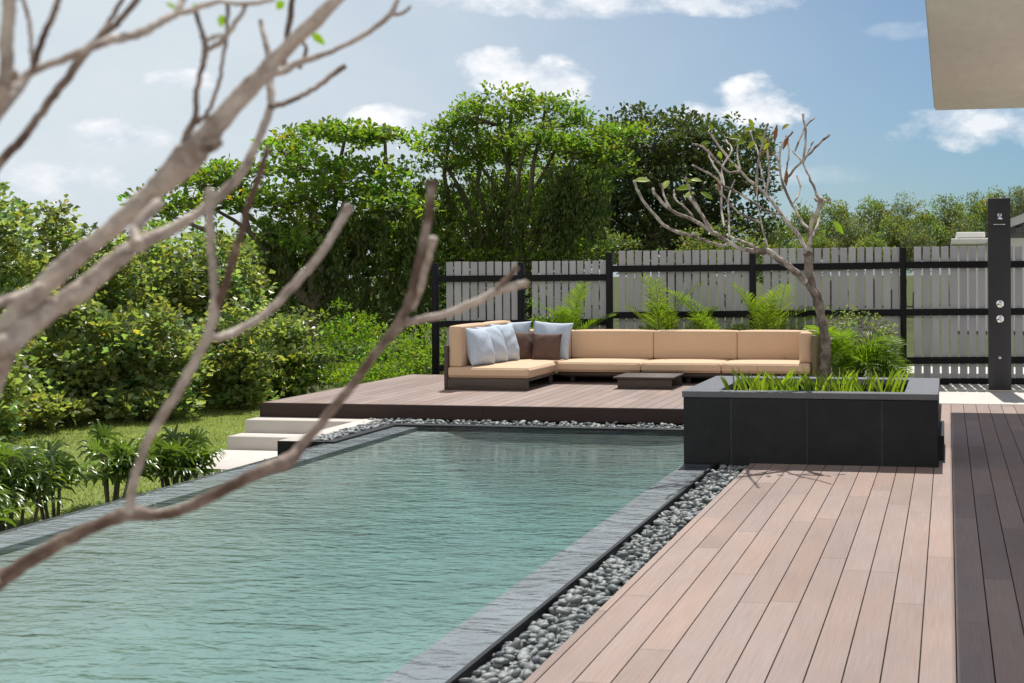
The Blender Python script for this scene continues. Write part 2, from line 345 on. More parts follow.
# grass blades on the part of the lawn in view
def inpoly(x, y):
    ins = np.zeros(len(x), bool); j = len(poly)-1
    for i in range(len(poly)):
        xi, yi = poly[i]; xj, yj = poly[j]
        c = ((yi > y) != (yj > y)) & (x < (xj-xi)*(y-yi)/(yj-yi+1e-12)+xi); ins ^= c; j = i
    return ins
nb = 150000
x = rng.uniform(-14, -5.85, nb); y = rng.uniform(7.5, 18.7, nb)
k = inpoly(x, y) & ~((x > XPL-.03) & (y > 11.2)); x = x[k]; y = y[k]; nb = len(x)
Pb = np.stack([x, y, np.full(nb, ZL-.002)], 1); D = np.stack([rng.normal(0, .5, nb), rng.normal(0, .5, nb), np.ones(nb)], 1)
pat = .85+.3*np.sin(x*2.1+np.sin(y*1.7)*1.3)*np.sin(y*1.5+x)*.5
tn = (pat*rng.uniform(.65, 1.25, nb))[:, None]*np.stack([rng.uniform(.8, 1.25, nb), np.ones(nb), rng.uniform(.7, 1.1, nb)], 1)
g = MB(); g.leaves(Pb, D, np.stack([rng.normal(0, 1, nb), rng.normal(0, 1, nb), np.zeros(nb)], 1), rng.uniform(.02, .05, nb), rng.uniform(.004, .009, nb), tn)
tag(g.build('lawn_grass', GRASS), kind='stuff')

# decks -------------------------------------------------
def boards(g, x0, x1, y0, y1, z, phase, pitch=.1447, gap=.006, Lb=(1.7, 2.4)):
    k = math.floor((x0-phase)/pitch); x = phase+k*pitch
    while x < x1:
        a, b = max(x+gap/2, x0), min(x+pitch-gap/2, x1)
        if b-a > .012:
            yy = y0 - random.uniform(0, 1.8)
            while yy < y1:
                ln = random.uniform(*Lb); c, d = max(yy+.0015, y0), min(yy+ln-.0015, y1)
                if d-c > .01:
                    t_ = random.uniform(.88, 1.10); w = random.uniform(-.035, .015)
                    v = 1.2e-3
                    g.box(a, b, c, d, z-.024, z, (t_*(1+w), t_, t_*(1-w)))
                yy += ln
        x += pitch
g = MB(); boards(g, XR0, 2.6, -4, YQ0+.0, 0, .026); boards(g, XQ1+.004, 2.6, YQ0, YD, 0, .026)
struct('pool_deck', g, DECK)
g = MB(); g.box(XR0+.012, 2.6, -4, YQ0+.1, -.3, -.027); g.box(XQ1-.2, 2.6, YQ0+.1, YD-.002, -.3, -.027); struct('deck_base', g, UNDER)
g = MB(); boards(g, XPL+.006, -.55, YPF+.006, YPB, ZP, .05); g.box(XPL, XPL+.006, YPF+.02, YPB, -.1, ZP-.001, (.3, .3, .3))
struct('sofa_platform', g, DECK)
g = MB(); x = XPL
while x < -.55:
    e = min(x+2.6, -.55); g.box(x+.0015, e-.0015, YPF-.02, YPF+.004, .002, ZP-.003, np.ones(3)*random.uniform(.85, 1.2)); x = e
g.box(XPL-.018, XPL-.001, YPF-.02, YPB, ZL, ZP-.004)
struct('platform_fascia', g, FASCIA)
g = MB(); g.box(XPL+.01, -.56, YPF+.006, YPB, -.5, ZP-.03); struct('platform_base', g, UNDER)

# concrete apron on the right
g = MB(); g.box(-.72, 3.2, YD+.006, YF+.35, -.3, .004); struct('concrete_apron', g, CONC)
g = MB(); q = G(960, 389); g.rbox(.0, 1.05, float(q[1])-.35, YF-.05, .0045, .022, .004, 1); struct('shower_tray', g, CONC)
# planting bed behind sofa
g = MB(); g.box(XPL-.2, -.73, YPB+.002, YF+.6, -.5, .03); struct('planting_bed', g, SOIL)

# steps and landing
XS1 = -6.27
def yz(py, z, px=300): return float(G(px, py, z)[1])
YT1 = YPF-.31; YT2 = YT1-.33
g = MB()
g.rbox(XPL-.02, XS1-.003, YT1, YPF-.024, -.6, -.001, .006, 1); struct('upper_step', g, TREAD)
g = MB(); g.rbox(XPL-.02, XS1-.003, YT2, YT1-.003, -.6, -.137, .006, 1); struct('lower_step', g, TREAD)
g = MB(); g.rbox(XPL-.02, XL-.10, yz(469, -.272, 220), YT2-.003, ZL-.2, -.272, .006, 1); struct('step_landing', g, TREAD)

# pool ----------------------------------------------------
YB = -2.0                          # near end of the pool, behind the lens
YTR = yz(441.3, 0, 300)             # front end of the left pebble channel
g = MB(); ZF = -.72
g.box(XL+.001, XR1-.001, YB, YPE+.05, ZF-.1, ZF)
g.box(XL+.0, XL+.3, YB, YPE, ZF, -.06); g.box(XR1-.27, XR1+.0, YB, YPE, ZF, -.06)
g.box(XL, XR1, YPE-.12, YPE+.06, ZF, -.06); g.box(XL, XR1, YB-.1, YB, ZF, -.06)
def cove(path0, path1, inward, rr=.5):   # quarter-round between wall and floor
    k = 10; V = []
    for i in range(k+1):
        a_ = math.pi/2*i/k; o = rr*(1-math.cos(a_)); h_ = rr*(1-math.sin(a_))
        for p_ in (path0, path1): V.append((p_[0]+inward[0]*(o+.001), p_[1]+inward[1]*(o+.001), ZF+.001+h_))
    g.add(V, [(2*i, 2*i+1, 2*i+3, 2*i+2) for i in range(k)], None, True)
# one smooth bowl: the floor rises in rounded sides to just below the ledge
def side(d, wd): u = np.clip(d/wd, 0, 1); return (1-u)**2.4
bx_ = np.concatenate([np.linspace(0, 1, 22)**1.6*1.7, [1.85]]); X0, X1 = XL+.3, XR1-.27
gx = np.unique(np.concatenate([X0+.001+bx_, X1-.001-bx_*.8])); Y1 = YPE-.12
gy = np.unique(np.concatenate([np.linspace(YB, Y1-2.8, 12), Y1-.001-np.linspace(0, 1, 34)**1.7*2.7]))
GX, GY = np.meshgrid(gx, gy)
hl = .66*side(GX-X0, 1.6); hr = .66*side(X1-GX, 1.2); hf = .66*side(Y1-GY, 1.35)
H = ZF+.003+np.minimum(.66, (hl**3+hr**3+hf**3)**(1/3)); V = np.stack([GX, GY, H], -1).reshape(-1, 3); nx_ = len(gx)
g.add(V, [(j_*nx_+i_, j_*nx_+i_+1, (j_+1)*nx_+i_+1, (j_+1)*nx_+i_) for j_ in range(len(gy)-1) for i_ in range(nx_-1)], None, True)
struct('pool_basin', g, POOLT)
g = MB()
g.box(XL, XL+.30, YB, YPE-.12, -.058, -.016); g.box(XR1-.27, XR1, YB, YPE-.12, -.058, -.016)
struct('pool_ledge', g, LEDGE)
g = MB()   # dark outer walls
g.box(XL-.05, XL-.001, YB-.1, YTR, -.9, -.014); g.box(XR1+.0005, XR1+.022, YB-.1, YPE, -.6, .002)
g.box(XL-.04, XR1+.1, YPE-.12, YPE+.0, -.2, .006); g.box(XL-.045, XL+.05, YTR, YPE-.121, -.3, .003)
struct('pool_edge', g, BLACKSTONE)
g = MB(); g.box(XL-.008, XR1-.002, YB, YPE-.122, ZF-.01, -.008); struct('pool_water', g, WATER)

# pebble channels
g = MB(); g.box(XR1+.023, XR0-.002, YB, YQ0+.4, -.35, -.12); g.box(XL-.5, XQ0+1.0, YPE+.001, YPF-.022, -.35, -.10); g.box(XL-.31, XL-.046, YTR+.06, YPE, -.35, -.09)
struct('pebble_bed', g, UNDER)
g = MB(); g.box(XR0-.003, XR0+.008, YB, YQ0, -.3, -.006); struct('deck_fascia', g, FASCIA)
g = MB(); g.rbox(XS1, XL-.315, YTR, YPF-.024, -.5, .002, .004, 1); struct('channel_coping', g, TREAD)
g = MB(); g.box(XS1+.003, XL-.046, YTR-.004, YTR+.06, -.6, .0005); g.box(XS1+.002, XS1+.01, YTR-.003, YTR+.01, -.6, .0); struct('channel_end', g, BLACKSTONE)
bm = bmesh.new(); bmesh.ops.create_icosphere(bm, subdivisions=2, radius=1); ICO = np.array([tuple(v.co) for v in bm.verts]); ICOF = np.array([[v.index for v in f.verts] for f in bm.faces]); bm.free()
def pebshape():
    v = ICO.copy(); a = rng.normal(0, 1, (3, 3)); 
    for i in range(3): v = v*(1+.10*np.sin(ICO@a[i]*2.0+i))[:, None]
    v = np.sign(v)*np.abs(v)**.9
    return v*np.array([1, rng.uniform(.6, .85), rng.uniform(.38, .58)])
SH = [pebshape() for _ in range(10)]
PT = []
def pebpos(x0, x1, y0, y1, z, n, r=(.017, .031)):
    for _ in range(n):
        s = random.uniform(*r)*random.choice((1, 1, 1, 1.15)); PT.append((random.uniform(x0+s*.8, x1-s*.8), random.uniform(y0+s*.6, y1-s*.6), z+random.uniform(-.018, .018), s, random.uniform(0, 6.28), random.gauss(0, .28), random.gauss(0, .28)))
pebpos(XR1+.022, XR0, 3.0, YQ0+.0, -.062, 2600); pebpos(XR1+.022, XR0, 3.0, YQ0, -.028, 1100)
pebpos(XR1+.1, XQ0+1.25, YQ0-.28, YQ0-.02, -.03, 0)
pebpos(XL-.5, XQ0+1.0, YPE+.0, YPF-.03, -.05, 1900); pebpos(XL-.5, XQ0+1.0, YPE+.0, YPF-.03, -.012, 800)
pebpos(XL-.31, XL-.05, YTR+.06, YPE, -.04, 800); pebpos(XL-.31, XL-.05, YTR+.06, YPE, -.008, 500)
for k in (0,):
    x0, x1 = XL-.3, XL-.05
def pebmat(p, r0):
    from mathutils import Euler
    return Euler((p[5], p[6], p[4])).to_matrix()
PEBT = [(.75, .80, .80), (1.0, 1.03, 1.0), (1.2, 1.22, 1.17), (.55, .60, .63), (.85, .93, .88), (1.4, 1.4, 1.33), (.68, .72, .76), (1.05, 1.08, 1.02), (.9, .9, .88), (1.25, 1.27, 1.25)]
vis = [p for p in PT if p[0] > XR1 and p[2] > -.05 and p[1] > 4.25 and p[1] < YQ0]
vis.sort(key=lambda p: p[1]); ind = vis[:300]; idset = set(id(p) for p in ind)
pms = []
for i, v in enumerate(SH):
    q = MB(); q.add(v, ICOF, PEBT[i], True); o = q.build('pebble', PEB); pms.append(o.data); bpy.data.objects.remove(o)
for p in ind:
    o = bpy.data.objects.new('pebble', pms[random.randrange(10)]); C.objects.link(o); o.location = p[:3]; o.rotation_euler = (p[5], p[6], p[4]); o.scale = (p[3],)*3
    tag(o, 'smooth grey river pebble in the channel between pool and deck, near end', 'pebble', 'loose river pebbles at the near end of the channel')
q = MB()
for p in PT:
    if id(p) in idset: continue
    i = random.randrange(10); q.add((SH[i]*p[3])@np.array(pebmat(p, 0)).T+np.array(p[:3]), ICOF, PEBT[i], True)
tag(q.build('river_pebbles', PEB), 'grey river pebbles filling the channels round the pool further off', 'pebbles', kind='stuff')

# ------------------------------------------------------------ stone planter
pl = root('stone_planter', (XQ0, YQ0, 0), 'black stone planter box holding a bare tree, on pool and deck corner', 'planter'); O = (XQ0, YQ0, 0)
g = MB(); ZC = .59; HC = .052
seams = [XQ0] + [float(OnY(px, 430, YQ0)[0]) for px in (731, 807, 882)] + [XQ1]
for a, b in zip(seams[:-1], seams[1:]):
    tv = random.uniform(.88, 1.12)
    g.rbox(a+.005, b-.005, YQ0, YQ0+.03, -.25, ZC-HC-.004, .002, 1, np.ones(3)*tv, False)
    g.box(a+.0025, b-.0025, YQ1-.03, YQ1, -.25, ZC-HC-.004, np.ones(3)*tv)
yy = YQ0+.031
while yy < YQ1-.031:
    e = min(yy+.61, YQ1-.031)
    for x0 in (XQ0, XQ1-.03): g.box(x0, x0+.03, yy+.001, e-.001, -.25, ZC-HC-.004, np.ones(3)*random.uniform(.88, 1.12))
    yy = e
g.box(XQ0+.006, XQ1-.006, YQ0+.002, YQ0+.10, -.25, ZC-HC-.006, (2.6, 2.6, 2.6)); g.box(XQ0+.004, XQ1-.004, YQ1-.10, YQ1-.004, -.25, ZC-HC-.006, (1.9, 1.9, 1.9))
g.box(XQ0+.005, XQ0+.22, YQ0+.101, YQ1-.101, -.25, ZC-HC-.007); g.box(XQ1-.22, XQ1-.005, YQ0+.101, YQ1-.101, -.25, ZC-HC-.007)
g.build('wall_cladding', BLACKSTONE, pl, O)
g = MB(); yc0, yc1 = YQ0-.006, YQ1+.006
g.rbox(XQ0-.006, XQ1+.006, yc0, YQ0+.13, ZC-HC, ZC, .004, 1, None, False)
g.rbox(XQ0-.006, XQ1+.006, YQ1-.17, yc1, ZC-HC, ZC, .004, 1, np.ones(3)*1.1, False)
g.rbox(XQ0-.006, XQ0+.29, YQ0+.132, YQ1-.172, ZC-HC, ZC, .004, 1, np.ones(3)*.95, False)
g.rbox(XQ1-.27, XQ1+.006, YQ0+.132, YQ1-.172, ZC-HC, ZC, .004, 1, np.ones(3)*1.05, False)
g.build('coping', COPING, pl, O)
g = MB(); g.box(XQ0+.2, XQ1-.2, YQ0+.1, YQ1-.1, .3, .47); g.build('planting_soil', SOIL, pl, O)
# base under the planter beside the pool
g = MB(); g.box(XQ0+.02, XQ1-.02, YQ0+.02, YQ1-.02, -1.2, -.251); g.build('footing', BLACKSTONE, pl, O)
g = MB(); g.rbox(XQ1-.001, XQ1+.045, YQ0+.35, YQ1-.1, .0005, .21, .003, 1, None, False); g.build('service_box', BLACKSTONE, pl, O)

# ------------------------------------------------------------ sofa
ZS = .433
w0 = OnY(449, 380, float(G(449, 390, ZP)[1])); YW = float(G(460, 390, ZP)[1])     # front of the wing
XA = float(OnY(447.5, 380, YW)[0]); XB = float(OnY(528.5, 380, YW)[0])
YS = float(G(600, 362.2, ZS)[1]); YBK = float(G(600, 358.4, ZS)[1])
XE = float(OnY(811, 370, YS)[0]); YBACK = YBK+.24
xs_ = [float(OnY(px, 370, YS)[0]) for px in (555.5, 640.5, 721, 810)]
xb_ = [float(OnY(px, 345, YBK)[0]) for px in (571, 653.3, 737, 804)]
print('SOFA', XA, XB, YW, YS, YBK, XE, xs_, xb_)
sf = root('sectional_sofa', (XA, YS, ZP), 'low L-shaped outdoor sofa with tan cushions on dark wooden platform', 'sofa'); O = (XA, YS, ZP)
def cushion(name, x0, x1, y0, y1, z0, z1, r=.022, mt=FABRIC, puff=.012, parent=sf):
    bm = bmesh.new(); bmesh.ops.create_cube(bm, size=1)
    bmesh.ops.subdivide_edges(bm, edges=bm.edges[:], cuts=5, use_grid_fill=True)
    for q in bm.verts:
        c = q.co; d = [2*abs(c[i]) for i in range(3)]
        f_ = [(1-d[i]**2) for i in range(3)]
        s = np.array([c.x*(x1-x0), c.y*(y1-y0), c.z*(z1-z0)])
        for i in range(3):
            if d[i] > .99:
                o = [j for j in range(3) if j != i]; s[i] += math.copysign(puff, c[i])*(max(f_[o[0]], 0)*max(f_[o[1]], 0))**.5
        q.co = ((x0+x1)/2+s[0], (y0+y1)/2+s[1], (z0+z1)/2+s[2])
    sh = [e for e in bm.edges if len(e.link_faces) == 2 and e.calc_face_angle() > .8]
    bmesh.ops.bevel(bm, geom=sh, offset=r, segments=3, profile=.5, affect='EDGES')
    g = MB(); g.bm(bm, None, True); o = g.build(name, mt, parent, O)
    # thin piping seam
    e = .004; zt = z1-r*.6
    pp = [(x0+r, y0-e*.3, zt), (x1-r, y0-e*.3, zt)]
    return o
# frames
g = MB(); HF = .147
g.rbox(XA+.0, XB-.005, YW, YW+.035, ZP+.001, ZP+HF, .004, 1)                     # wing front board
g.rbox(XA+.0, XB-.005, YW+.036, YS+.3, ZP+HF-.035, ZP+HF, .003, 1)                # wing slab
g.rbox(XA+.05, XB-.35, YW+.036, YS+.6, ZP+.001, ZP+HF-.036, .003, 1)
g.rbox(XB-.06, XB-.02, YS-.12, YS-.06, ZP+.001, ZP+HF-.036, .003, 1)
g.rbox(XA, XE, YS+.06, YBACK+.0, ZP+HF-.045, ZP+HF, .003, 1)                      # long slab
for x in np.linspace(XB+.15, XE-.06, 5): g.rbox(x-.03, x+.03, YS+.22, YS+.30, ZP+.001, ZP+HF-.046, .003, 1); g.rbox(x-.03, x+.03, YBACK-.10, YBACK-.04, ZP+.001, ZP+HF-.046, .003, 1)
g.rbox(XB+.02, XE-.02, YS+.16, YS+.215, ZP+.075, ZP+HF-.046, .003, 1)
g.build('frame', SOFAWOOD, sf, O)
g = MB(); zb = float(1.56-(345-275.3)/81.4)
g.rbox(XA-.045, XA-.001, YW+.0, YBACK+.04, ZP+.001, .70, .004, 1); g.build('side_panel', SOFAWOOD, sf, O)
g = MB(); g.rbox(XA-.0, XE+.04, YBACK+.003, YBACK+.045, ZP+.001, .70, .004, 1); g.build('back_panel', SOFAWOOD, sf, O)
g = MB(); g.rbox(XE+.003, XE+.06, YS+.03, YBACK+.0, ZP+.001, .785, .004, 1); g.build('end_panel', SOFAEND, sf, O)
zc = ZP+HF+.002
cushion('seat_cushion', XA+.003, XB, YW-.002, YS+.55, zc, ZS)
cushion('seat_cushion', XA+.003, xs_[0]-.004, YS+.555, YBACK-.002, zc, ZS)
cushion('seat_cushion', XB+.006, xs_[0]-.002, YS+.0, YS+.55, zc, ZS)
for a, b in zip(xs_[:-1], xs_[1:]): cushion('seat_cushion', a+.002, b-.002, YS, YBACK-.002, zc, ZS)
zt = .937
cushion('back_cushion', XA+.003, XA+.17, YW+.03, YW+1.02, ZS+.003, zt)
cushion('back_cushion', XA+.003, XA+.17, YW+1.03, YBACK-.19, ZS+.003, zt)
ZB2 = .808
cushion('back_cushion', XA+.01, xb_[0]-.004, YBK, YBACK-.002, ZS+.003, ZB2)
for a, b in zip(xb_[:-1], xb_[1:]): cushion('back_cushion', a+.002, b-.002, YBK, YBACK-.002, ZS+.003, ZB2)
cushion('arm_cushion', xb_[3]+.003, XE+.001, YS+.12, YBACK-.003, ZS+.003, ZB2+.008)

# coffee table
zt_ = .31
t0 = G(617.5, 388.8, ZP); YTF = float(t0[1]); XT0 = float(t0[0]); XT1 = float(OnY(671.5, 385, YTF)[0])
ct = root('coffee_table', (XT0, YTF, ZP), 'low dark wooden table standing in front of the long sofa seat', 'table'); O = (XT0, YTF, ZP)
g = MB(); zt_ = ZP+.15
for k in range(5):
    y0 = YTF-.03+k*.128; g.rbox(XT0-.05, XT1+.03, y0, y0+.124, zt_-.022, zt_, .003, 1)
g.build('tabletop', SOFAWOOD, ct, O)
g = MB(); g.rbox(XT0, XT1, YTF, YTF+.03, ZP+.001, zt_-.023, .003, 1); g.build('front_board', SOFAWOOD, ct, O)
g = MB(); g.rbox(XT0, XT1, YTF+.55, YTF+.58, ZP+.001, zt_-.023, .003, 1); g.build('rear_board', SOFAWOOD, ct, O)
g = MB(); g.rbox(XT0, XT0+.03, YTF+.031, YTF+.549, ZP+.001, zt_-.023, .003, 1); g.build('side_board', SOFAWOOD, ct, O)

# pillows
def pillow(name, label, loc, w, h, th, rot, mt, group):
    n = 26; u = np.linspace(-1, 1, n); U, Vv = np.meshgrid(u, u)
    A = np.abs(U); Bq = np.abs(Vv)
    prof = np.clip(1-A**2.4, 0, 1)**.62*np.clip(1-Bq**2.4, 0, 1)**.62
    a = rng.normal(0, 1, 8)
    wr = .008*(np.sin(5*U+3*Vv*a[0]+a[1]*3)*np.sin(4*Vv+a[2]*3)+.6*np.sin(9*U*Vv+a[3]*4)+.7*np.sin(7*(U+Vv)+a[5]*4)*np.clip(A*Bq*2, 0, 1))
    pinch = 1-.075*(1-Bq**2)*A**2; pinch2 = 1-.075*(1-A**2)*Bq**2
    X_ = U*w/2*pinch; Z_ = Vv*h/2*pinch2
    Z_ = Z_ - .02*h*np.clip(-Vv, 0, 1)*(1-A**2)
    T = prof*th/2*(1-.22*Vv) + wr*prof
    f = []; V = np.concatenate([np.stack([X_, -T, Z_], -1).reshape(-1, 3), np.stack([X_, T, Z_], -1).reshape(-1, 3)])
    for j in range(n-1):
        for i in range(n-1):
            q = j*n+i; f.append((q, q+1, q+n+1, q+n)); q += n*n; f.append((q, q+n, q+n+1, q+1))
    bm = bmesh.new(); vs = [bm.verts.new(p) for p in V]
    for q in f: bm.faces.new([vs[i] for i in q])
    bmesh.ops.remove_doubles(bm, verts=bm.verts[:], dist=.0004)
    g = MB(); g.bm(bm, None, True); o = g.build(name, mt); o.location = tuple(loc); o.rotation_euler = rot
    tag(o, label, 'pillow', group); return o
XW = XA+.18
gp = 'pillows piled in the corner of the sofa'
def pz(h): return ZS+h/2-.015
pillow('throw_pillow', 'pale blue pillow nearest the front, leaning on the left backrest', (XW+.10, YW+.34, pz(.50)), .46, .50, .25, (R(-17), R(3), R(74)), BLUE, gp)
pillow('throw_pillow', 'pale blue pillow in the middle of the three leaning on the left backrest', (XW+.13, YW+.68, pz(.51)), .46, .51, .24, (R(-17), R(-2), R(72)), BLUE, gp)
pillow('throw_pillow', 'pale blue pillow furthest back of the three on the left backrest', (XW+.17, YW+1.02, pz(.52)), .46, .52, .24, (R(-16), R(2), R(70)), BLUE, gp)
q = OnY(500, 345, YBK-.12); pillow('throw_pillow', 'pale blue pillow half hidden behind the smaller brown pillow', (float(q[0])+.12, YBK-.13, pz(.53)), .62, .52, .17, (R(-14), 0, R(4)), BLUE, gp)
q = OnY(553, 345, YBK-.16); pillow('throw_pillow', 'pale blue square pillow right behind the wide brown pillow', (float(q[0])-.03, YBK-.15, pz(.52)), .58, .52, .17, (R(-14), R(3), R(-4)), BLUE, gp)
q = OnY(519.5, 345, YBK-.36); pillow('throw_pillow', 'small brown pillow turned sideways beside the blue pillows', (float(q[0])+.02, YBK-.33, pz(.38)), .36, .40, .15, (R(-12), R(4), R(48)), BROWN, gp)
q = OnY(546, 345, YBK-.36); pillow('throw_pillow', 'brown rectangular pillow facing forward before a blue pillow', (float(q[0]), YBK-.34, pz(.36)), .42, .38, .14, (R(-14), 0, R(-3)), BROWN, gp)

# ------------------------------------------------------------ fence
fn = root('garden_fence', (-2, YF, 0), 'grey slatted fence with black posts and rails behind the sofa', 'fence'); O = (-2, YF, 0)
def FX(px): return float(OnY(px, 300, YF)[0])
def FZ(px, py): return float(OnY(px, py, YF)[2])
posts = [(435.5, 262.9), (521.2, 262.4), (609.6, 252.3), (753, 253.5), (903.3, 247.6), (1056, 246.5), (1215, 244)]
for px, py in posts:
    x = FX(px); g = MB(); w = .043
    g.rbox(x-w, x+w, YF-.045, YF+.045, -.35, FZ(px, py), .004, 1); g.build('post', POST, fn, O)
secs = [(435.5, 521.2, 446.3, 518.3, 261.9, 261.6, [(278.9, 278.3), (324, 323), (368, 367), (384, 383)]),
        (521.2, 609.6, 532, 606.3, 261.4, 260.6, [(278.2, 277.3), (322.5, 321.8), (366, 365), (383, 382)]),
        (609.6, 753, 619, 749.5, 251, 249.7, [(268.9, 267.7), (315.2, 313.8), (362, 361), (382.5, 382)]),
        (753, 903.3, 763.6, 899.5, 248.8, 247, [(267.6, 265.3), (314, 312.4), (361.3, 360.5), (382, 381.7)]),
        (903.3, 1056, 914, 1051, 246.6, 245.8, [(265, 264), (312.3, 311.2), (360.4, 359.8), (381.6, 381.4)]),
        (1056, 1215, 1067, 1210, 245, 243, [(264, 262), (311, 309.5), (359.8, 359), (381.4, 381.2)])]
for (p0, p1, s0, s1, t0_, t1_, rails) in secs:
    x0, x1 = FX(s0), FX(s1); nn = max(1, round((x1-x0+.022)/.122)); pt = (x1-x0+.022)/nn
    g = MB()
    for i in range(nn):
        a = x0+i*pt; u = (a-x0)/(x1-x0); zt = FZ(s0, t0_)*(1-u)+FZ(s1, t1_)*u+random.uniform(-.004, .004)
        g.rbox(a, a+pt-.024+random.uniform(-.002, .002), YF+.0, YF+.02, .075, zt, .002, 1, np.ones(3)*random.uniform(.9, 1.1), False)
    g.build('slat_panel', SLAT, fn, O)
    for ra, rb in rails:
        xa, xb = FX(p0)+.044, FX(p1)-.044; za, zb_ = FZ(p0, ra), FZ(p1, rb); h = .047
        g = MB(); v = [(xa, YF-.04, za-h), (xb, YF-.04, zb_-h), (xb, YF-.002, zb_-h), (xa, YF-.002, za-h), (xa, YF-.04, za+h), (xb, YF-.04, zb_+h), (xb, YF-.002, zb_+h), (xa, YF-.002, za+h)]
        g.add(v, [(0,3,2,1),(4,5,6,7),(0,1,5,4),(1,2,6,5),(2,3,7,6),(3,0,4,7)]); g.build('rail', POST, fn, O)

# ------------------------------------------------------------ shower column
YSH = float(G(1000, 390.3, .022)[1]); xa, xb = float(OnY(988.3, 300, YSH)[0]), float(OnY(1011, 300, YSH)[0]); xm = (xa+xb)/2
def SZ(py): return float(OnY(1000, py, YSH)[2])
sh = root('outdoor_shower', (xm, YSH, .022), 'tall dark grey outdoor shower column with chrome knobs before the fence', 'shower'); O = (xm, YSH, .022)
g = MB(); g.rbox(xa, xb, YSH, YSH+.10, .023, SZ(198), .006, 2); g.build('column', SHOWER, sh, O)
def disc(g, x, y, z, r, d):   # lathe along -Y
    pr = [(0, r*1.0), (-.006, r*1.0), (-.010, r*.8), (-.012, r*.45), (-d*.7, r*.42), (-d, r*.40), (-d-.003, r*.3), (-d-.004, .0005)]
    k = 20; th = np.arange(k)*2*math.pi/k; V = [np.stack([x+np.cos(th)*rr, np.full(k, y+yy), z+np.sin(th)*rr], 1) for yy, rr in pr]
    j = np.arange(k); f = np.concatenate([np.stack([i*k+j, i*k+(j+1) % k, (i+1)*k+(j+1) % k, (i+1)*k+j], 1) for i in range(len(pr)-1)])
    g.add(np.concatenate(V), f, None, True)
for py in (303.8, 318.8):
    g = MB(); disc(g, xm+.005, YSH, SZ(py), .052, .05); g.tube([(xm+.005, YSH-.045, SZ(py)), (xm+.03, YSH-.05, SZ(py)-.035)], [.008, .007]); g.build('knob', CHROME, sh, O)
g = MB(); z = SZ(216); disc(g, xm+.005, YSH, z+.01, .03, .03); g.tube([(xm+.005, YSH-.02, z+.01), (xm+.005, YSH-.10, z+.02), (xm+.005, YSH-.15, z-.01)], [.011, .011, .014]); g.tube([(xm+.005, YSH-.15, z-.01), (xm+.005, YSH-.16, z-.045), (xm+.005, YSH-.162, z-.05)], [.014, .036, .036], 14); g.build('shower_head', CHROME, sh, O)
g = MB(); z = SZ(224.3); g.rbox(xm-.075, xm+.075, YSH-.02, YSH-.0005, z-.006, z+.003, .002, 1); g.build('ledge', CHROME, sh, O)
g = MB(); disc(g, xm, YSH, SZ(357.8), .02, .03); g.build('spout', CHROME, sh, O)

# ------------------------------------------------------------ the house: overhanging roof slab and wall at the right, out of view
ZH = 3.64
h1 = G(935, 110.5, ZH); XH = float(h1[0]); YH = float(h1[1])
hs = root('house', (2.8, 4, 0), 'beige stucco roof overhang of the house at the top right corner', 'house'); O = (2.8, 4, 0)
g = MB(); g.rbox(XH, 1.9, 5.2, YH, ZH, ZH+.30, .012, 1); g.build('roof_overhang', STUCCO, hs, O)
g = MB(); g.rbox(XH-.012, XH-.0005, 5.2, YH, ZH+.03, ZH+.33, .003, 1); g.build('edge_trim', WHITEP, hs, O)
for y in (5.4, 9.4, YH-1.5):
    g = MB(); g.rbox(1.5, 1.75, y, y+.25, .002, ZH-.003, .008, 1); g.build('pillar', STUCCO, hs, O)
g = MB(); g.box(2.61, 9, -4, YD, -.3, -.004); struct('bounce_slab', g, CONC)  # unseen pale slab, added to bounce light up under the overhang

# neighbour house behind the fence
DN = 33
nb_ = P(1010, 246, DN); nh = root('neighbour_house', (nb_[0], nb_[1], 0), 'white neighbouring house with flat cornice showing above the fence', 'house'); O = (nb_[0], nb_[1], 0)
a = P(950, 240, DN); b = P(1040, 240, DN); z0 = float(P(960, 243.5, DN)[2]); z1 = float(P(960, 232.5, DN)[2])
def nbx(name, px0, px1, py0, py1, dd, depth, mt, r=.02):
    q0 = P(px0, py1, DN+dd); q1 = P(px1, py0, DN+dd); g = MB(); g.rbox(q0[0], q1[0], q0[1], q0[1]+depth, q0[2], q1[2], r, 1, None, False); return g.build(name, mt, nh, O)
g = MB(); q0 = P(956, 300, DN+.3); q1 = P(1090, 238, DN+.3); g.box(q0[0], q1[0], q0[1], q0[1]+8, -.3, q1[2]); g.build('wall', WHITEP, nh, O)
nbx('cornice', 951, 992, 238.3, 244.5, 0, 8.4, WHITEP)
nbx('parapet', 956, 985, 232, 238.0, .35, 7.5, WHITEP)
nbx('upper_floor', 1008, 1090, 222, 238.2, 2.2, 6, WHITEP)
g = MB(); q = [P(985, 243, DN-.2), P(1003, 222, DN-.2), P(1030, 211, DN-.2), P(1090, 211, DN-.2), P(1090, 219, DN-.2), P(1033, 219, DN-.2), P(1008, 228, DN-.2), P(995, 243, DN-.2)]
V = [(p_[0], q[0][1], p_[2]) for p_ in q]+[(p_[0], q[0][1]+7, p_[2]) for p_ in q]
bm = bmesh.new(); vs = [bm.verts.new(v) for v in V]; k = len(q); bm.faces.new(vs[:k]); bm.faces.new(vs[k:][::-1])
for i in range(k): bm.faces.new([vs[i], vs[(i+1) % k], vs[k+(i+1) % k], vs[k+i]])
bmesh.ops.triangulate(bm, faces=bm.faces[:]); g.bm(bm, None, False); g.build('roof', ROOFP, nh, O)
g = MB(); q0 = P(1000, 236, DN+2.1); q1 = P(1006, 226, DN+2.1)
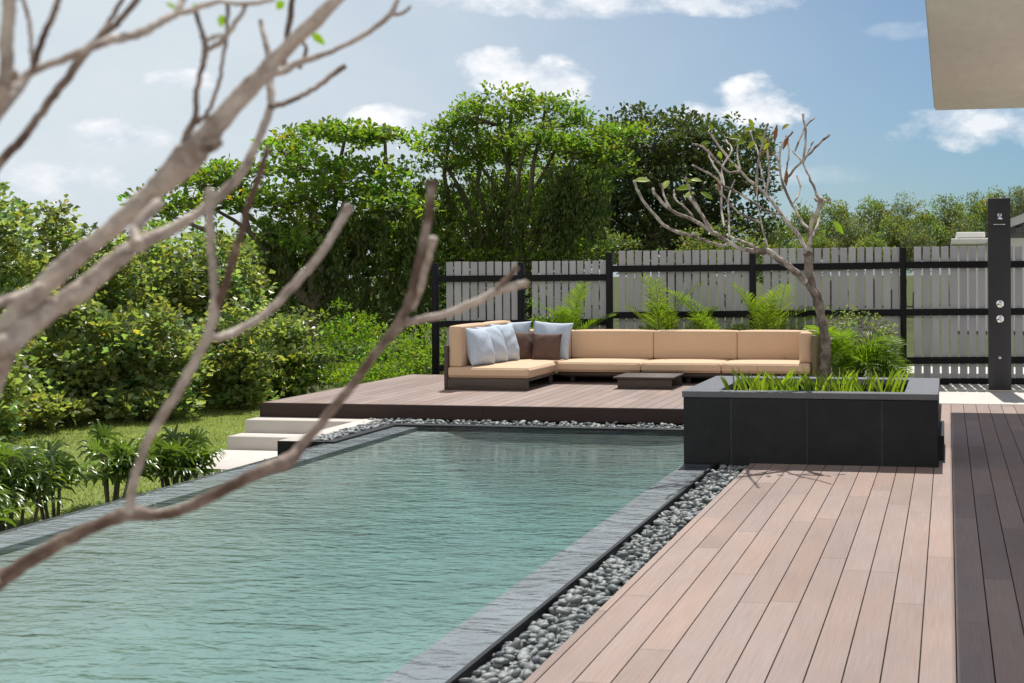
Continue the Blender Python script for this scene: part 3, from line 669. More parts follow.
g = MB(); w0_ = P(1016, 233, DN+2.15); w1_ = P(1022, 225, DN+2.15); g.box(w0_[0], w1_[0], w0_[1], w0_[1]+.04, w0_[2], w1_[2]); g.build('window', GLASS, nh, O)
g = MB(); g.box(-1.5, 9, YF+2.2, YF+3.6, -.3, -.02); struct('neighbour_path', g, CONC)

# ------------------------------------------------------------ trees and shrubs
def limb(g, a, b, r0, r1, sag=.15, k=6, seg=5, wob=.05):
    a = np.asarray(a, float); b = np.asarray(b, float); t_ = np.linspace(0, 1, seg+1)[:, None]
    d = np.linalg.norm(b-a); p = a+(b-a)*t_ + np.sin(math.pi*t_)*np.array([rng.normal(0, wob*d), rng.normal(0, wob*d), sag*d]) + rng.normal(0, wob*d*.25, (seg+1, 3))*np.sin(math.pi*t_)
    g.tube(p, np.linspace(r0, r1, seg+1), k, cap=False); return p
def clump_leaves(g, c, rad, n, Ls, col, var=.25, flat=.65, updir=.5, wl=.5, hang=0, warm=.12, cen=None):
    """c (m,3) clump centres, rad (m,), n leaves each"""
    m_ = len(c); cc_ = np.repeat(c, n, 0); rr = np.repeat(rad, n)[:, None]
    d = norm(rng.normal(0, 1, (m_*n, 3))); u = rng.uniform(0, 1, (m_*n, 1))**.45
    p = cc_ + d*u*rr*np.array([1, 1, flat])
    ddir = norm(d*np.array([1, 1, .6]) + np.array([0, 0, updir-hang]) + rng.normal(0, .35, (m_*n, 3)))
    if hang: ddir = norm(rng.normal(0, .35, (m_*n, 3)) + np.array([0, 0, -1.]))
    nrm_ = norm(np.array([0, 0, 1.]) + d*.5 + rng.normal(0, .45, (m_*n, 3)))
    if hang: nrm_ = norm(rng.normal(0, 1, (m_*n, 3))*np.array([1, 1, .2]))
    Ln = rng.uniform(.65, 1.3, m_*n)*Ls
    tc_ = np.repeat(rng.uniform(1-var, 1+var, m_), n)*rng.uniform(.75, 1.25, m_*n)
    wv = np.repeat(rng.normal(0, warm, m_), n)+rng.normal(0, warm*.6, m_*n)
    tn = np.stack([tc_*(1+wv), tc_, tc_*(1-wv*.8)], 1)*np.asarray(col)
    old = rng.uniform(0, 1, m_*n) < .004; tn[old] = tn[old]*np.array([3.2, 1.3, .5])
    g.leaves(p, ddir, nrm_, Ln, Ln*wl, np.clip(tn, .02, 4))
def blob(px, py, d, rx, ry, ry_d=.85):
    c = P(px, py, d); s = d/F; return (c, np.array([rx*s, rx*s*ry_d, ry*s]))
def tree(name, label, cat, blobs, base, mt, Ls=.12, dens=1.0, rc=.28, nl=16, trunk_r=.12, vines=(), barkm=BARK, group=None, flat=.6, wl=.5, shell=.4, updir=.5, twigs=True, fork=.35, hang=0, core=True, var=.25, leafpart='foliage', low=-1., spiky=.38):
    base = np.asarray(base, float); rt_ = root(name, base, label, cat, group)
    g = MB(); w = MB(); vn = MB()
    cs = np.mean([b[0] for b in blobs], 0); top = base + (cs-base)*np.array([.6, .6, fork])
    top[2] = base[2] + max((cs[2]-base[2])*fork, .15)
    limb(w, base-np.array([0, 0, .2]), top, trunk_r, trunk_r*.75, 0, 9, 6, .03)
    for (c, r) in blobs:
        vol = r[0]*r[1]*r[2]; area = 4*math.pi*((r[0]*r[2])**1.6/1+ (r[0]*r[1])**1.6 + (r[1]*r[2])**1.6)**(1/1.6)/3**(1/1.6)
        m_ = max(6, int(dens*area/(math.pi*rc*rc)*1.9))
        d = norm(rng.normal(0, 1, (m_*3, 3))); d = d[d[:, 2] > low][:m_]; m_ = len(d)
        u = 1-rng.uniform(0, 1, (m_, 1))**1.6*shell
        jit = 1+.28*np.sin(d@rng.normal(0, 3, 3))[:, None]*1.0+rng.normal(0, .10, (m_, 1))+spiky*rng.uniform(0, 1, (m_, 1))**5
        pc = c + d*u*r*jit
        clump_leaves(g, pc, rng.uniform(.6, 1.25, m_)*rc, nl, Ls, (1, 1, 1), flat=flat, wl=wl, updir=updir, hang=hang, var=var)
        if twigs:
            hub = c - np.array([0, 0, r[2]*.5])
            limb(w, top, hub, trunk_r*.5, trunk_r*.22, .08, 7, 6, .07)
            for i in range(min(m_, max(6, m_//5))): limb(w, hub, pc[i], trunk_r*.16, trunk_r*.04, .05, 4, 3, .08)
    for (px, y0, y1, d_, n_, wd) in vines:            # hanging curtains of creeper
        for _ in range(n_):
            xx = px+random.uniform(-wd, wd); yb = y1-random.random()**1.3*(y1-y0)*.6; a = P(xx, y0+random.uniform(-8, 8), d_+random.uniform(-.6, .6)); b = P(xx+random.uniform(-3, 3), yb, d_)
            L_ = a[2]-b[2]; k = max(3, int(L_/.10)); zz = np.linspace(0, 1, k)[:, None]
            pc = a+(b-a)*zz*np.array([.15, .15, 1]) + rng.normal(0, .05, (k, 3))
            clump_leaves(vn, pc, np.full(k, .10), 6, Ls*.7, (1.0, 1.0, .9), hang=1, wl=.45)
    w.build('trunk', barkm, rt_, base)
    g.build(leafpart, mt, rt_, base)
    if vn.n: vn.build('hanging_vines', LF_VINE, rt_, base)
    return rt_
def gp_(px, d): # ground point under a pixel column at depth d
    p = P(px, 270, d); return np.array([p[0], p[1], float(gz(p[0], p[1]))-.02])

D1, D2, D3 = 25, 26, 31
tree('spreading_tree', 'broad green tree with layered crown left of the tallest tree', 'tree',
     [blob(345, 135, D1, 56, 7), blob(385, 137, D1, 28, 6), blob(285, 150, D1+1, 30, 8), blob(315, 168, D1, 46, 11), blob(240, 172, D1, 34, 9), blob(200, 182, D1, 40, 11), blob(160, 205, D1-1, 32, 13), blob(215, 205, D1, 40, 9), blob(385, 172, D1, 32, 10), blob(345, 190, D1-.5, 50, 14), blob(285, 200, D1, 44, 15), blob(390, 205, D1-.5, 36, 16), blob(320, 232, D1, 62, 22), blob(395, 250, D1, 44, 30), blob(280, 255, D1+1, 46, 24)],
     gp_(330, D1), LF_TREE, Ls=.155, rc=.25, nl=16, wl=.58, trunk_r=.15, vines=[(380, 215, 330, D1-.3, 60, 50), (300, 230, 320, D1, 40, 40)], low=-.75, dens=.85, spiky=.45)
tree('tall_tree', 'tallest green tree with tiered crown and hanging creepers behind the fence', 'tree',
     [blob(512, 98, D2, 17, 11), blob(478, 108, D2, 22, 9), blob(545, 106, D2, 30, 9), blob(565, 122, D2, 30, 10), blob(500, 120, D2, 40, 10), blob(450, 128, D2, 22, 8), blob(434, 145, D2, 22, 9), blob(470, 145, D2, 30, 9), blob(525, 140, D2-.5, 44, 10), blob(575, 148, D2-.6, 44, 10), blob(612, 134, D2, 30, 6), blob(638, 130, D2, 14, 4), blob(605, 160, D2-.6, 22, 14), blob(450, 165, D2, 34, 10), blob(510, 160, D2+1, 46, 10), blob(583, 180, D2-.5, 30, 22), blob(560, 215, D2-.4, 34, 26), blob(470, 250, D2+.5, 56, 22), blob(436, 215, D2+1, 36, 26), blob(540, 252, D2, 46, 20), blob(500, 205, D2+2.5, 56, 26), blob(545, 190, D2+2, 44, 18)],
     gp_(480, D2), LF_TREE, Ls=.12, rc=.21, nl=18, trunk_r=.14, vines=[(575, 170, 265, D2-.9, 60, 30), (590, 180, 225, D2-1, 30, 18), (560, 185, 275, D2-.8, 30, 16), (530, 190, 275, D2-.5, 30, 30), (470, 180, 275, D2, 50, 50), (430, 185, 300, D2, 40, 25)], low=-.75, spiky=.6)
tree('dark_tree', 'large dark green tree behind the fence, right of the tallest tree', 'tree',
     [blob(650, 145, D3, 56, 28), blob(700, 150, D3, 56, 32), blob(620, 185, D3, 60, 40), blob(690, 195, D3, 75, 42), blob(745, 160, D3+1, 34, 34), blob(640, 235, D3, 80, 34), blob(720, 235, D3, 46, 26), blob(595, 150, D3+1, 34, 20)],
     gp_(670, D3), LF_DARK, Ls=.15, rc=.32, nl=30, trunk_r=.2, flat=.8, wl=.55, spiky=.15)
tree('pale_tree', 'small pale green tree low behind the fence, under the dark tree', 'tree',
     [blob(592, 240, 27, 32, 17), blob(575, 258, 27, 30, 16), blob(612, 256, 27, 24, 14)], gp_(592, 27), LF_FAR, Ls=.09, rc=.19, nl=26, trunk_r=.06, dens=.9)
tree('pale_tree', 'pale olive tree behind the fence beneath the bare frangipani branches', 'tree',
     [blob(728, 248, 26, 34, 20), blob(700, 262, 26, 34, 16), blob(760, 262, 26, 34, 18)], gp_(728, 26), LF_FAR, Ls=.09, rc=.19, nl=26, trunk_r=.06)
# left thicket
B = 'leafy shrubs of the thicket beyond the lawn'
sh_ = [(-14, 252, 15.5, 56, 84, 'tallest leafy shrub of the thicket at the left edge'),
       (52, 262, 17.0, 46, 62, 'leafy shrub rising just right of the tallest thicket shrub'),
       (105, 280, 18.0, 46, 52, 'rounded shrub in the upper thicket with sky above'),
       (160, 278, 19.0, 46, 46, 'shrub in the upper thicket under the layered tree'),
       (222, 282, 19.5, 48, 46, 'shrub at the top of the thicket below the sky gap'),
       (70, 342, 16.2, 62, 50, 'broad pale leafed shrub in the lower left of the thicket'),
       (-20, 370, 14.2, 50, 60, 'pale leafed shrub low at the left edge behind the lady palms'),
       (150, 345, 16.6, 56, 46, 'dense shrub in the middle of the thicket above the lawn'),
       (225, 345, 17.6, 50, 44, 'dense shrub above the right part of the lawn'),
       (282, 352, 18.9, 44, 46, 'shrub at the right end of the thicket beyond the steps'),
       (90, 386, 16.6, 64, 26, 'low shrub skirting the left far edge of the lawn'),
       (150, 398, 16.2, 44, 20, 'low shrub skirting the lawn between two rounded shrubs'),
       (50, 404, 15.6, 44, 20, 'low shrub before the broad pale shrub in the thicket'),
       (240, 388, 17.6, 34, 18, 'small low shrub on the lawn edge left of the steps'),
       (14, 402, 15.0, 50, 26, 'low shrub at the left edge behind the tall lady palm'),
       (275, 380, 18.8, 40, 20, 'low shrub at the right end of the far lawn edge'),
       (200, 376, 18.4, 60, 24, 'low shrub skirting the middle of the far lawn edge')]
for (px, py, d, rx, ry, lb) in sh_:
    bl = [blob(px, py, d, rx*.8, ry*.8), blob(px-rx*.45, py+ry*.25, d-.3, rx*.5, ry*.55), blob(px+rx*.45, py+ry*.2, d-.2, rx*.5, ry*.55), blob(px+rx*.1, py-ry*.4, d+.1, rx*.5, ry*.5), blob(px, py+ry*.55, d-.2, rx*.8, ry*.4)]
    b0 = gp_(px, d); b0[2] = ZL-.05
    tree('thicket_shrub', lb, 'shrub', bl, b0, LF_BUSH, Ls=.10, rc=.16, nl=16, trunk_r=.05, dens=.62, group=B, wl=.85, flat=.8, shell=.45, twigs=True, var=.4)
# bushes right of thicket
for (px, py, d, rx, ry, lb) in [(352, 330, 19.5, 34, 24, 'bright feathery bush in the gap before the trees'), (400, 358, 18.6, 42, 22, 'bright green low bush beside the fence end'), (325, 368, 18.8, 36, 18, 'yellowish low bush left of the platform'),
                                (372, 376, 17.6, 40, 12, 'low bright green bush along the platform back corner'), (430, 345, 20.5, 30, 24, 'bright bush seen behind the first fence post')]:
    bl = [blob(px, py, d, rx, ry), blob(px-rx*.5, py+ry*.4, d, rx*.5, ry*.6), blob(px+rx*.5, py+ry*.4, d, rx*.5, ry*.6)]
    b0 = gp_(px, d); tree('low_bush', lb, 'bush', bl, b0, LF_BRIGHT, Ls=.075, rc=.13, nl=14, trunk_r=.025, dens=.75, group='bright low bushes between thicket and fence', wl=.45, twigs=False)
# understory trees filling behind
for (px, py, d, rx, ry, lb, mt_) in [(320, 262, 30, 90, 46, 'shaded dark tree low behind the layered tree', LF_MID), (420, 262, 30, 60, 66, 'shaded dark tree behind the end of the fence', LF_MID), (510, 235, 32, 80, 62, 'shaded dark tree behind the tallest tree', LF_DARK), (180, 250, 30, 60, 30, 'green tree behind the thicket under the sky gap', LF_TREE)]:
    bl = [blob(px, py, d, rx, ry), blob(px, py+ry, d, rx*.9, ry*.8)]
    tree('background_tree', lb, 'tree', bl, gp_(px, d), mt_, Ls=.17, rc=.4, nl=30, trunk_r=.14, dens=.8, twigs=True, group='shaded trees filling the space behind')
# far treeline on the right
far = [(648, 222, 50, 22, 26), (690, 228, 50, 24, 24), (800, 222, 52, 20, 26), (832, 214, 54, 22, 28), (850, 232, 46, 18, 20), (872, 212, 56, 20, 28), (893, 228, 45, 18, 20), (905, 214, 56, 18, 26), (928, 224, 48, 20, 22), (946, 211, 58, 18, 24), (960, 228, 48, 18, 18), (975, 208, 60, 20, 24), (998, 206, 58, 18, 24), (1022, 203, 56, 20, 24), (1048, 206, 56, 20, 24), (768, 232, 50, 22, 22), (915, 236, 44, 18, 14), (815, 240, 44, 20, 14), (872, 242, 43, 16, 10)]
plc = ['at the left end, behind the dark tree', 'behind the pale olive tree', 'right above the frangipani trunk fork', 'first clear of the frangipani, tall', 'low and round, second from the frangipani', 'tall, between two lower ones left of mid line', 'lower and rounder, left of the middle fence post', 'tall, straight above the right fence post', 'in front, just right of the right fence post', 'dark topped, above the neighbour roof edge', 'low, touching the neighbour parapet', 'tall, left of the shower column', 'directly behind the shower column', 'rightmost in view, right of the shower column', 'outside the right border of the photo', 'behind the thin frangipani branches', 'lowest, above the fence right of the post', 'low, close above the fence beside the frangipani', 'low, just above the fence left of the post']
for i, (px, py, d, rx, ry) in enumerate(far):
    pale = i % 3 == 1
    py += 8; ry *= .78
    bl = [blob(px, py, d, rx, ry*.9), blob(px, py-ry*.55, d, rx*.5, ry*.6), blob(px-rx*.4, py+ry*.5, d, rx*.7, ry*.7), blob(px+rx*.4, py+ry*.5, d, rx*.7, ry*.7), blob(px, py+ry*1.4, d, rx, ry*.8)]
    tree('distant_tree', ('greyish' if pale else 'green')+' distant tree '+plc[i], 'tree', bl, gp_(px, d), LF_FAR2 if pale else LF_FAR, Ls=.12 if not pale else .14, rc=.36, nl=58, spiky=.08, trunk_r=.12, dens=.8, group='distant trees beyond the fence', wl=.35 if pale else .5, updir=.9, twigs=False, flat=.9, var=.35)

# palms ----------------------------------------------------------------
def frond(g, base, az_, el0, Ln, curl, nlf=30, lw=.015, ll=.26, tint=(1, 1, 1), lay=.6):
    n = 14; pts = [np.array(base, float)]; a = el0
    for i in range(n-1):
        st = Ln/(n-1); pts.append(pts[-1]+st*np.array([math.sin(az_)*math.cos(a), math.cos(az_)*math.cos(a), math.sin(a)])); a -= curl/(n-1)*(1+i/n)
    pts = np.array(pts); g.tube(pts, np.linspace(.010, .003, n), 5, np.asarray(tint)*1.5, cap=False)
    side = np.array([math.cos(az_), -math.sin(az_), 0]); tgs = norm(np.gradient(pts, axis=0))
    for i in range(nlf):
        u = .18+.82*i/nlf; q = u*(n-1); j = min(int(q), n-2); p = pts[j]+(pts[j+1]-pts[j])*(q-j); tg = tgs[j]
        Lf = ll*(math.sin(math.pi*min(.93, .12+u*.85))**.6)*random.uniform(.88, 1.08); upv = np.cross(side, tg); upv *= -1 if upv[2] < 0 else 1
        for s_ in (-1, 1):
            d = norm(side*s_*.85+tg*.75+upv*.35+rng.normal(0, .06, 3)); e = norm(d+np.array([0, 0, -lay]))
            pp = [p, p+d*Lf*.35, p+d*Lf*.65+e*Lf*.06, p+d*Lf*.75+e*Lf*.3]
            tt = np.asarray(tint)*random.uniform(.75, 1.25)
            g.ribbon(pp, [lw*.5, lw, lw*.75, .001], upv, tt)
def areca(name, label, base, n, Ln, spread=1.0, el=(55, 85), tint=(1, 1, 1), ll=.26, azr=(0, 360), group='areca palms between sofa and fence', nlf=30, side=True):
    rt_ = root(name, base, label, 'palm', group); st = MB()
    for i in range(n):
        a = R(random.uniform(*azr)); b = np.array(base)+np.array([math.sin(a), math.cos(a)*(.3 if side else 1), 0])*random.uniform(.03, .14)
        fc = side and i % 2 == 0
        if side: a = random.choice((-1, 1))*R(random.uniform(55, 100)) if not fc else R(180+random.uniform(-55, 55))
        e = R(random.uniform(*el)) if not fc else R(random.uniform(82, 93)); g = MB(); v = random.uniform(.8, 1.2)
        sb = b+np.array([0, 0, random.uniform(.05, .2)]); st.tube([b-np.array([0, 0, .1]), sb], [.016, .011], 6)
        frond(g, sb, a, e, Ln*random.uniform(.75, 1.1), R(random.uniform(45, 85))*spread*(.6 if fc else 1), tint=np.asarray(tint)*v, ll=ll, nlf=nlf); g.build('frond', LF_PALM, rt_, base)
    st.build('stem', BARK, rt_, base)
YG = YPB+.35+min(.15, (YF-YPB-.45)*.5); print('GAP', YF-YPB)
def pbase(px, yy=YG): p = OnY(px, 340, yy); return (float(p[0]), float(yy), .03)
areca('areca_palm', 'bushy areca palm rising behind the blue pillows', pbase(568), 12, 1.28, .8, el=(66, 88), ll=.30, tint=(1.2,1.2,.9))
areca('areca_palm', 'upright areca palm behind the first long sofa cushion', pbase(668), 8, 1.38, .6, el=(72, 88), tint=(1.15, 1.1, .8), ll=.34)
areca('areca_palm', 'arching areca palm left of the second one behind the sofa middle', pbase(712), 7, 1.38, 1.3, el=(64, 82), ll=.28)
areca('areca_palm', 'bright areca palm behind the right end of the sofa', pbase(768), 11, 1.35, 1.0, el=(68, 88), tint=(1.15, 1.1, .8), ll=.30)
areca('areca_palm', 'wide arching areca palm right of the sofa behind the planter', pbase(846, YPB-.1), 26, 1.12, 1.4, el=(50, 86), tint=(1.0, 1.05, .9), ll=.27, nlf=34, side=False)
areca('areca_palm', 'low dark areca palm in front of the fifth fence post', pbase(884, YPB+.2), 12, .70, 1.4, el=(30, 75), tint=(.7, .8, .8), ll=.22, side=False)
tree('low_bush', 'rounded dense bush behind the planter tree trunk', 'bush', [(np.array(pbase(858, YPB+.3))+np.array([0, 0, .5]), np.array([.5, .35, .48]))], pbase(858, YPB+.3), LF_BUSH, Ls=.06, rc=.1, nl=14, trunk_r=.02, dens=.9, twigs=True, wl=.5)
tree('low_bush', 'small white flowering bush behind the blue pillows', 'bush', [(np.array(pbase(540, YG+.1))+np.array([0, 0, .62]), np.array([.38, .2, .38]))], pbase(540, YG+.1), LF_BRIGHT, Ls=.07, rc=.09, nl=12, trunk_r=.02, dens=.7, twigs=True, wl=.4)
tree('low_bush', 'low leafy bush behind the middle of the long sofa', 'bush', [(np.array(pbase(690, YG+.1))+np.array([0, 0, .42]), np.array([.9, .16, .42]))], pbase(690, YG+.1), LF_BUSH, Ls=.07, rc=.09, nl=12, trunk_r=.02, dens=.45, twigs=True, wl=.4)

# lady palms on the lawn side of the pool
def lady_palm(label, base, ns, H, wd, seed):
    random.seed(seed); rt_ = root('lady_palm', base, label, 'palm', 'lady palms along the spill edge of the pool'); st = MB()
    for i in range(ns):
        a = random.uniform(0, 6.28); r_ = wd*random.random()**.5; b = np.array(base)+np.array([math.cos(a)*r_, math.sin(a)*r_*.8, 0])
        h = H*random.uniform(.55, 1.0); tp = b+np.array([math.cos(a)*.08, math.sin(a)*.08, h*.62]); st.tube([b-np.array([0, 0, .05]), (b+tp)/2+rng.normal(0, .01, 3), tp], [.013, .012, .010], 6)
        g = MB()
        for k in range(random.randint(6, 8)):
            az_ = random.uniform(0, 6.28); e = R(random.uniform(0, 80)); pl_ = random.uniform(.07, .16); z0_ = tp-np.array([0, 0, random.uniform(0, h*.35)])
            d = np.array([math.cos(az_)*math.cos(e), math.sin(az_)*math.cos(e), math.sin(e)]); hub = z0_+d*pl_; g.tube([z0_, z0_+d*pl_*.5+np.array([0, 0, .01]), hub], [.004, .003, .003], 4, (1.2, 1.2, 1), cap=False)
            sd = norm(np.cross(d, [0, 0, 1.])); nn_ = np.cross(sd, d); nf = random.randint(7, 10); tt = random.uniform(.65, 1.3); yel = random.choice((0, 0, 0, .35))
            for q_ in range(nf):
                ph = R(-100+200*q_/(nf-1)); dd = norm(d*math.cos(ph)+sd*math.sin(ph)+nn_*.12); Lf = random.uniform(.17, .27)*(1-.15*abs(math.sin(ph)))
                pp = [hub, hub+dd*Lf*.35, hub+dd*Lf*.7+np.array([0, 0, -.02]), hub+dd*Lf*.92+np.array([0, 0, -.07])]
                g.ribbon(pp, [.007, .027, .025, .009], nn_, np.array([1+yel, 1+yel*.6, 1])*tt*random.uniform(.85, 1.15))
        g.build('fan_leaves', LF_RHAP, rt_, base)
    st.build('stems', BARK, rt_, base); random.seed(seed+100)
def lb_(px, d): p = P(px, 400, d); return (float(p[0]), float(p[1]), ZL)
lady_palm('compact lady palm nearest the concrete steps', lb_(175, 10.7), 11, .74, .11, 3)
lady_palm('sparse lady palm in the middle, with bare stems', lb_(110, 10.1), 5, .80, .08, 4)
lady_palm('lady palm between the sparse one and the pool edge corner', lb_(56, 9.5), 5, .74, .10, 5)
lady_palm('tall dense lady palm at the left edge of the photo', lb_(8, 8.9), 14, 1.06, .20, 6)
lady_palm('lady palm just outside the left edge, nearest the camera', lb_(-55, 8.2), 10, .86, .24, 8)
# low ground cover under the palms
g = MB(); n_ = 2600; x = rng.uniform(XL-.75, XL-.08, n_); y = rng.uniform(6.5, 10.6, n_); pc = np.stack([x, y, ZL+rng.uniform(0, .12, n_)], 1)
clump_leaves(g, pc, np.full(n_, .04), 4, .05, (.8, .9, .9), wl=.5); tag(g.build('ground_cover', LF_RHAP), kind='stuff')

# strap-leaved lilies in planter
YM = (YQ0+YQ1)/2
lpos = []
random.seed(21)
for i in range(24):
    row = i % 2; u = (i+.5)/24; lpos.append((XQ0+.36+(XQ1-XQ0-.70)*u, YQ0+.27+(.28 if row else 0)+random.uniform(-.05, .05)))
lorder = sorted(range(24), key=lambda i: lpos[i][0])
for i, (x, y) in enumerate(lpos):
    if abs(x-float(OnY(824, 380, YM)[0])) < .06 and y > YQ0+.45: continue
    base = (x, y, .47); rt_ = root('strap_lily', base, 'clump of bright green strap leaved lily in the black planter', 'plant', 'lilies in the stone planter'); g = MB()
    for k in range(random.randint(6, 9)):
        a = random.uniform(0, 6.28); h = random.uniform(.20, .36); ln_ = random.uniform(.15, .6); d = np.array([math.cos(a), math.sin(a), 0]); b = np.array(base)+d*random.uniform(0, .05)-np.array([0, 0, .02])
        p_ = [b]; 
        for s_ in (.25, .5, .75, 1.0): p_.append(b+d*h*ln_*s_**1.7+np.array([0, 0, h*(s_-.25*ln_*s_*s_)]))
        w_ = random.uniform(.020, .031); g.ribbon(p_, [w_*.8, w_, w_, w_*.8, .001], np.cross(d, [0, 0, 1.]) + d*.7+np.array([0, 0, .3]), np.array([1.0, 1, .9])*random.uniform(.7, 1.35))
    g.build('leaves', LF_LILY, rt_, base)

# ------------------------------------------------------------ bare frangipani in the planter
def leafblade(g, p, d, Ln, w, tint=(1, 1, 1), nrm=(0, 0, 1)):
    d = norm(np.asarray(d, float)); dn = np.array([0, 0, -1.]); pts = [p+d*Ln*u+dn*Ln*.25*u*u for u in (0, .12, .3, .5, .7, .88, 1)]
    g.ribbon(pts, [w*.08, w*.35, w*.85, w, w*.85, w*.45, .001], nrm, tint, .12)
DT = float(np.dot(np.array([0, YM, 0])-np.array([0, 0, 0]), fw)) ; bq = OnY(824.5, 385, YM+.02); DT = float(np.dot(bq-EYEP, fw)); s_px = DT/F
tb = np.array([bq[0], bq[1], .45])
ft = root('frangipani_tree', tb, 'nearly leafless frangipani tree growing in the black planter', 'tree')
w = MB(); 
def br(pts, w0, w1, d0=0, d1=0, k=8, jit=.02, knob=True):
    n_ = len(pts); dd = np.linspace(d0, d1, n_); q = np.array([P(a, b, DT+dd[i]) for i, (a, b) in enumerate(pts)])
    q = interp(q, 4); r_ = np.linspace(w0, w1, len(q))/2*s_px*(.84 if w0 < 6.5 else 1)
    r_ = r_*(1+.10*np.sin(np.arange(len(r_))*1.9+random.uniform(0, 6))); q[1:-1] += rng.normal(0, .0025, (len(q)-2, 3))
    if knob: r_[-1] *= 1.2
    w.tube(q, r_, k, wob=.06); return q
tk = MB(); w_keep = w; w = tk
br([(824.5, 396), (825, 376), (825.5, 358), (825.5, 342), (822, 320), (818, 300), (812, 286), (809, 270), (808, 253)], 11, 8.5, 0, 0, 10)
br([(824, 330), (820, 312), (816, 298), (811, 288), (805, 281), (800, 277)], 8, 6.5, .02, -.1, 9)
w.build('trunk', BARK2, ft, tb); w = w_keep
br([(806, 282), (797, 273.5), (788, 266), (778, 259), (768, 251), (763, 252)], 7, 6, -.1, -.3)
br([(764, 252), (750, 250), (737, 247), (716, 234), (695, 221), (671, 210), (656, 195), (653, 189)], 5.5, 3, -.3, -.7)
br([(763, 252), (748, 244), (735, 239), (727, 235)], 4, 3, -.3, .1)
br([(724, 246), (703, 240), (692.5, 233)], 3.5, 3, -.35, -.8); br([(692.5, 236), (674, 231), (661, 222), (648, 207.5), (638, 192), (634, 181)], 4, 2.6, -.5, -1.1)
br([(712, 231), (706, 221), (697, 208), (688.5, 197)], 4, 3, -.4, -.2); br([(671, 210), (664, 196), (662, 184)], 2.8, 2.2, -.6, -.4)
br([(724, 226), (721, 207), (721, 178.5), (712, 163), (708, 149.5)], 3, 2.2, -.3, .3); br([(729, 238), (729, 220), (729, 197), (735, 180)], 2.8, 2, -.3, .2)
br([(808, 253), (803, 243), (795, 231), (782, 215), (768, 197), (756, 186), (740, 171), (721.5, 149.5), (711, 134)], 5.5, 2.4, 0, .4)
br([(808, 254), (810, 240), (811, 226), (816, 214), (820, 205), (821.6, 198)], 5, 5.5, 0, -.1); br([(821, 199), (826, 201), (829, 199)], 3.5, 3.5, -.1, -.15); br([(819, 203), (815, 199), (816, 195)], 3, 3, -.1, 0)
br([(820, 200), (811, 181), (803, 163), (792.6, 151)], 3.2, 2.2, -.1, .2); br([(808, 228.5), (803, 223), (795, 210), (784.7, 189), (779.4, 165), (782, 144), (792.6, 132)], 4, 2.4, 0, .5)
br([(810, 242), (816, 228), (820, 218)], 3.5, 3, 0, .2)
br([(784.7, 181), (793, 171), (803, 160), (819, 144), (829.5, 135)], 3, 2.6, .3, -.2); br([(803, 160), (805.8, 136), (803, 114)], 3, 2.6, .05, .2); br([(795, 151), (800, 138), (806, 126), (814, 118)], 2.6, 2.2, .2, .4)
br([(782, 215), (768, 211), (756, 205), (737, 192), (724, 186), (713.6, 176), (702, 170), (692.5, 165)], 3, 2.2, .1, -.6)
br([(766, 197), (769, 170.6), (767.6, 144), (777, 126)], 3, 2.3, .2, .6); br([(756, 186), (758, 163), (763.6, 139), (768, 124)], 3.2, 2.3, .2, -.3)
br([(740, 171), (728, 172), (716, 160), (703, 147), (692.5, 144)], 3, 2.2, .3, -.2); br([(740, 171), (737, 150), (740, 136)], 2.6, 2, .3, .6)
br([(767.6, 247), (761, 223), (757, 197), (758, 180)], 2.2, 1.8, -.3, 0); br([(761, 223), (740, 213), (724, 197), (716, 185)], 2.4, 1.8, -.2, -.6)
br([(768, 197), (762, 175), (757, 150), (750, 132)], 2.6, 2.2, .2, .7); br([(779.4, 165), (772, 150), (767, 138)], 2.6, 2.2, .4, .2); br([(792, 205), (800, 190), (797, 176)], 2.4, 2, .2, .5)
br([(803, 163), (809, 150), (813, 142)], 2.3, 2, .1, .3); br([(716, 234), (707, 225), (690, 190), (686, 178)], 2.6, 2.2, -.45, -.9); br([(724, 186), (722, 168), (732, 150), (726, 140)], 2.3, 1.9, -.2, .2)
br([(695, 221), (688, 210), (676, 200), (674, 190)], 2.4, 2, -.5, -.2); br([(782, 189), (787, 168), (789, 150), (786, 136)], 2.4, 2.1, .4, .7)
w.build('branches', PALEBARK, ft, tb)
random.seed(5)
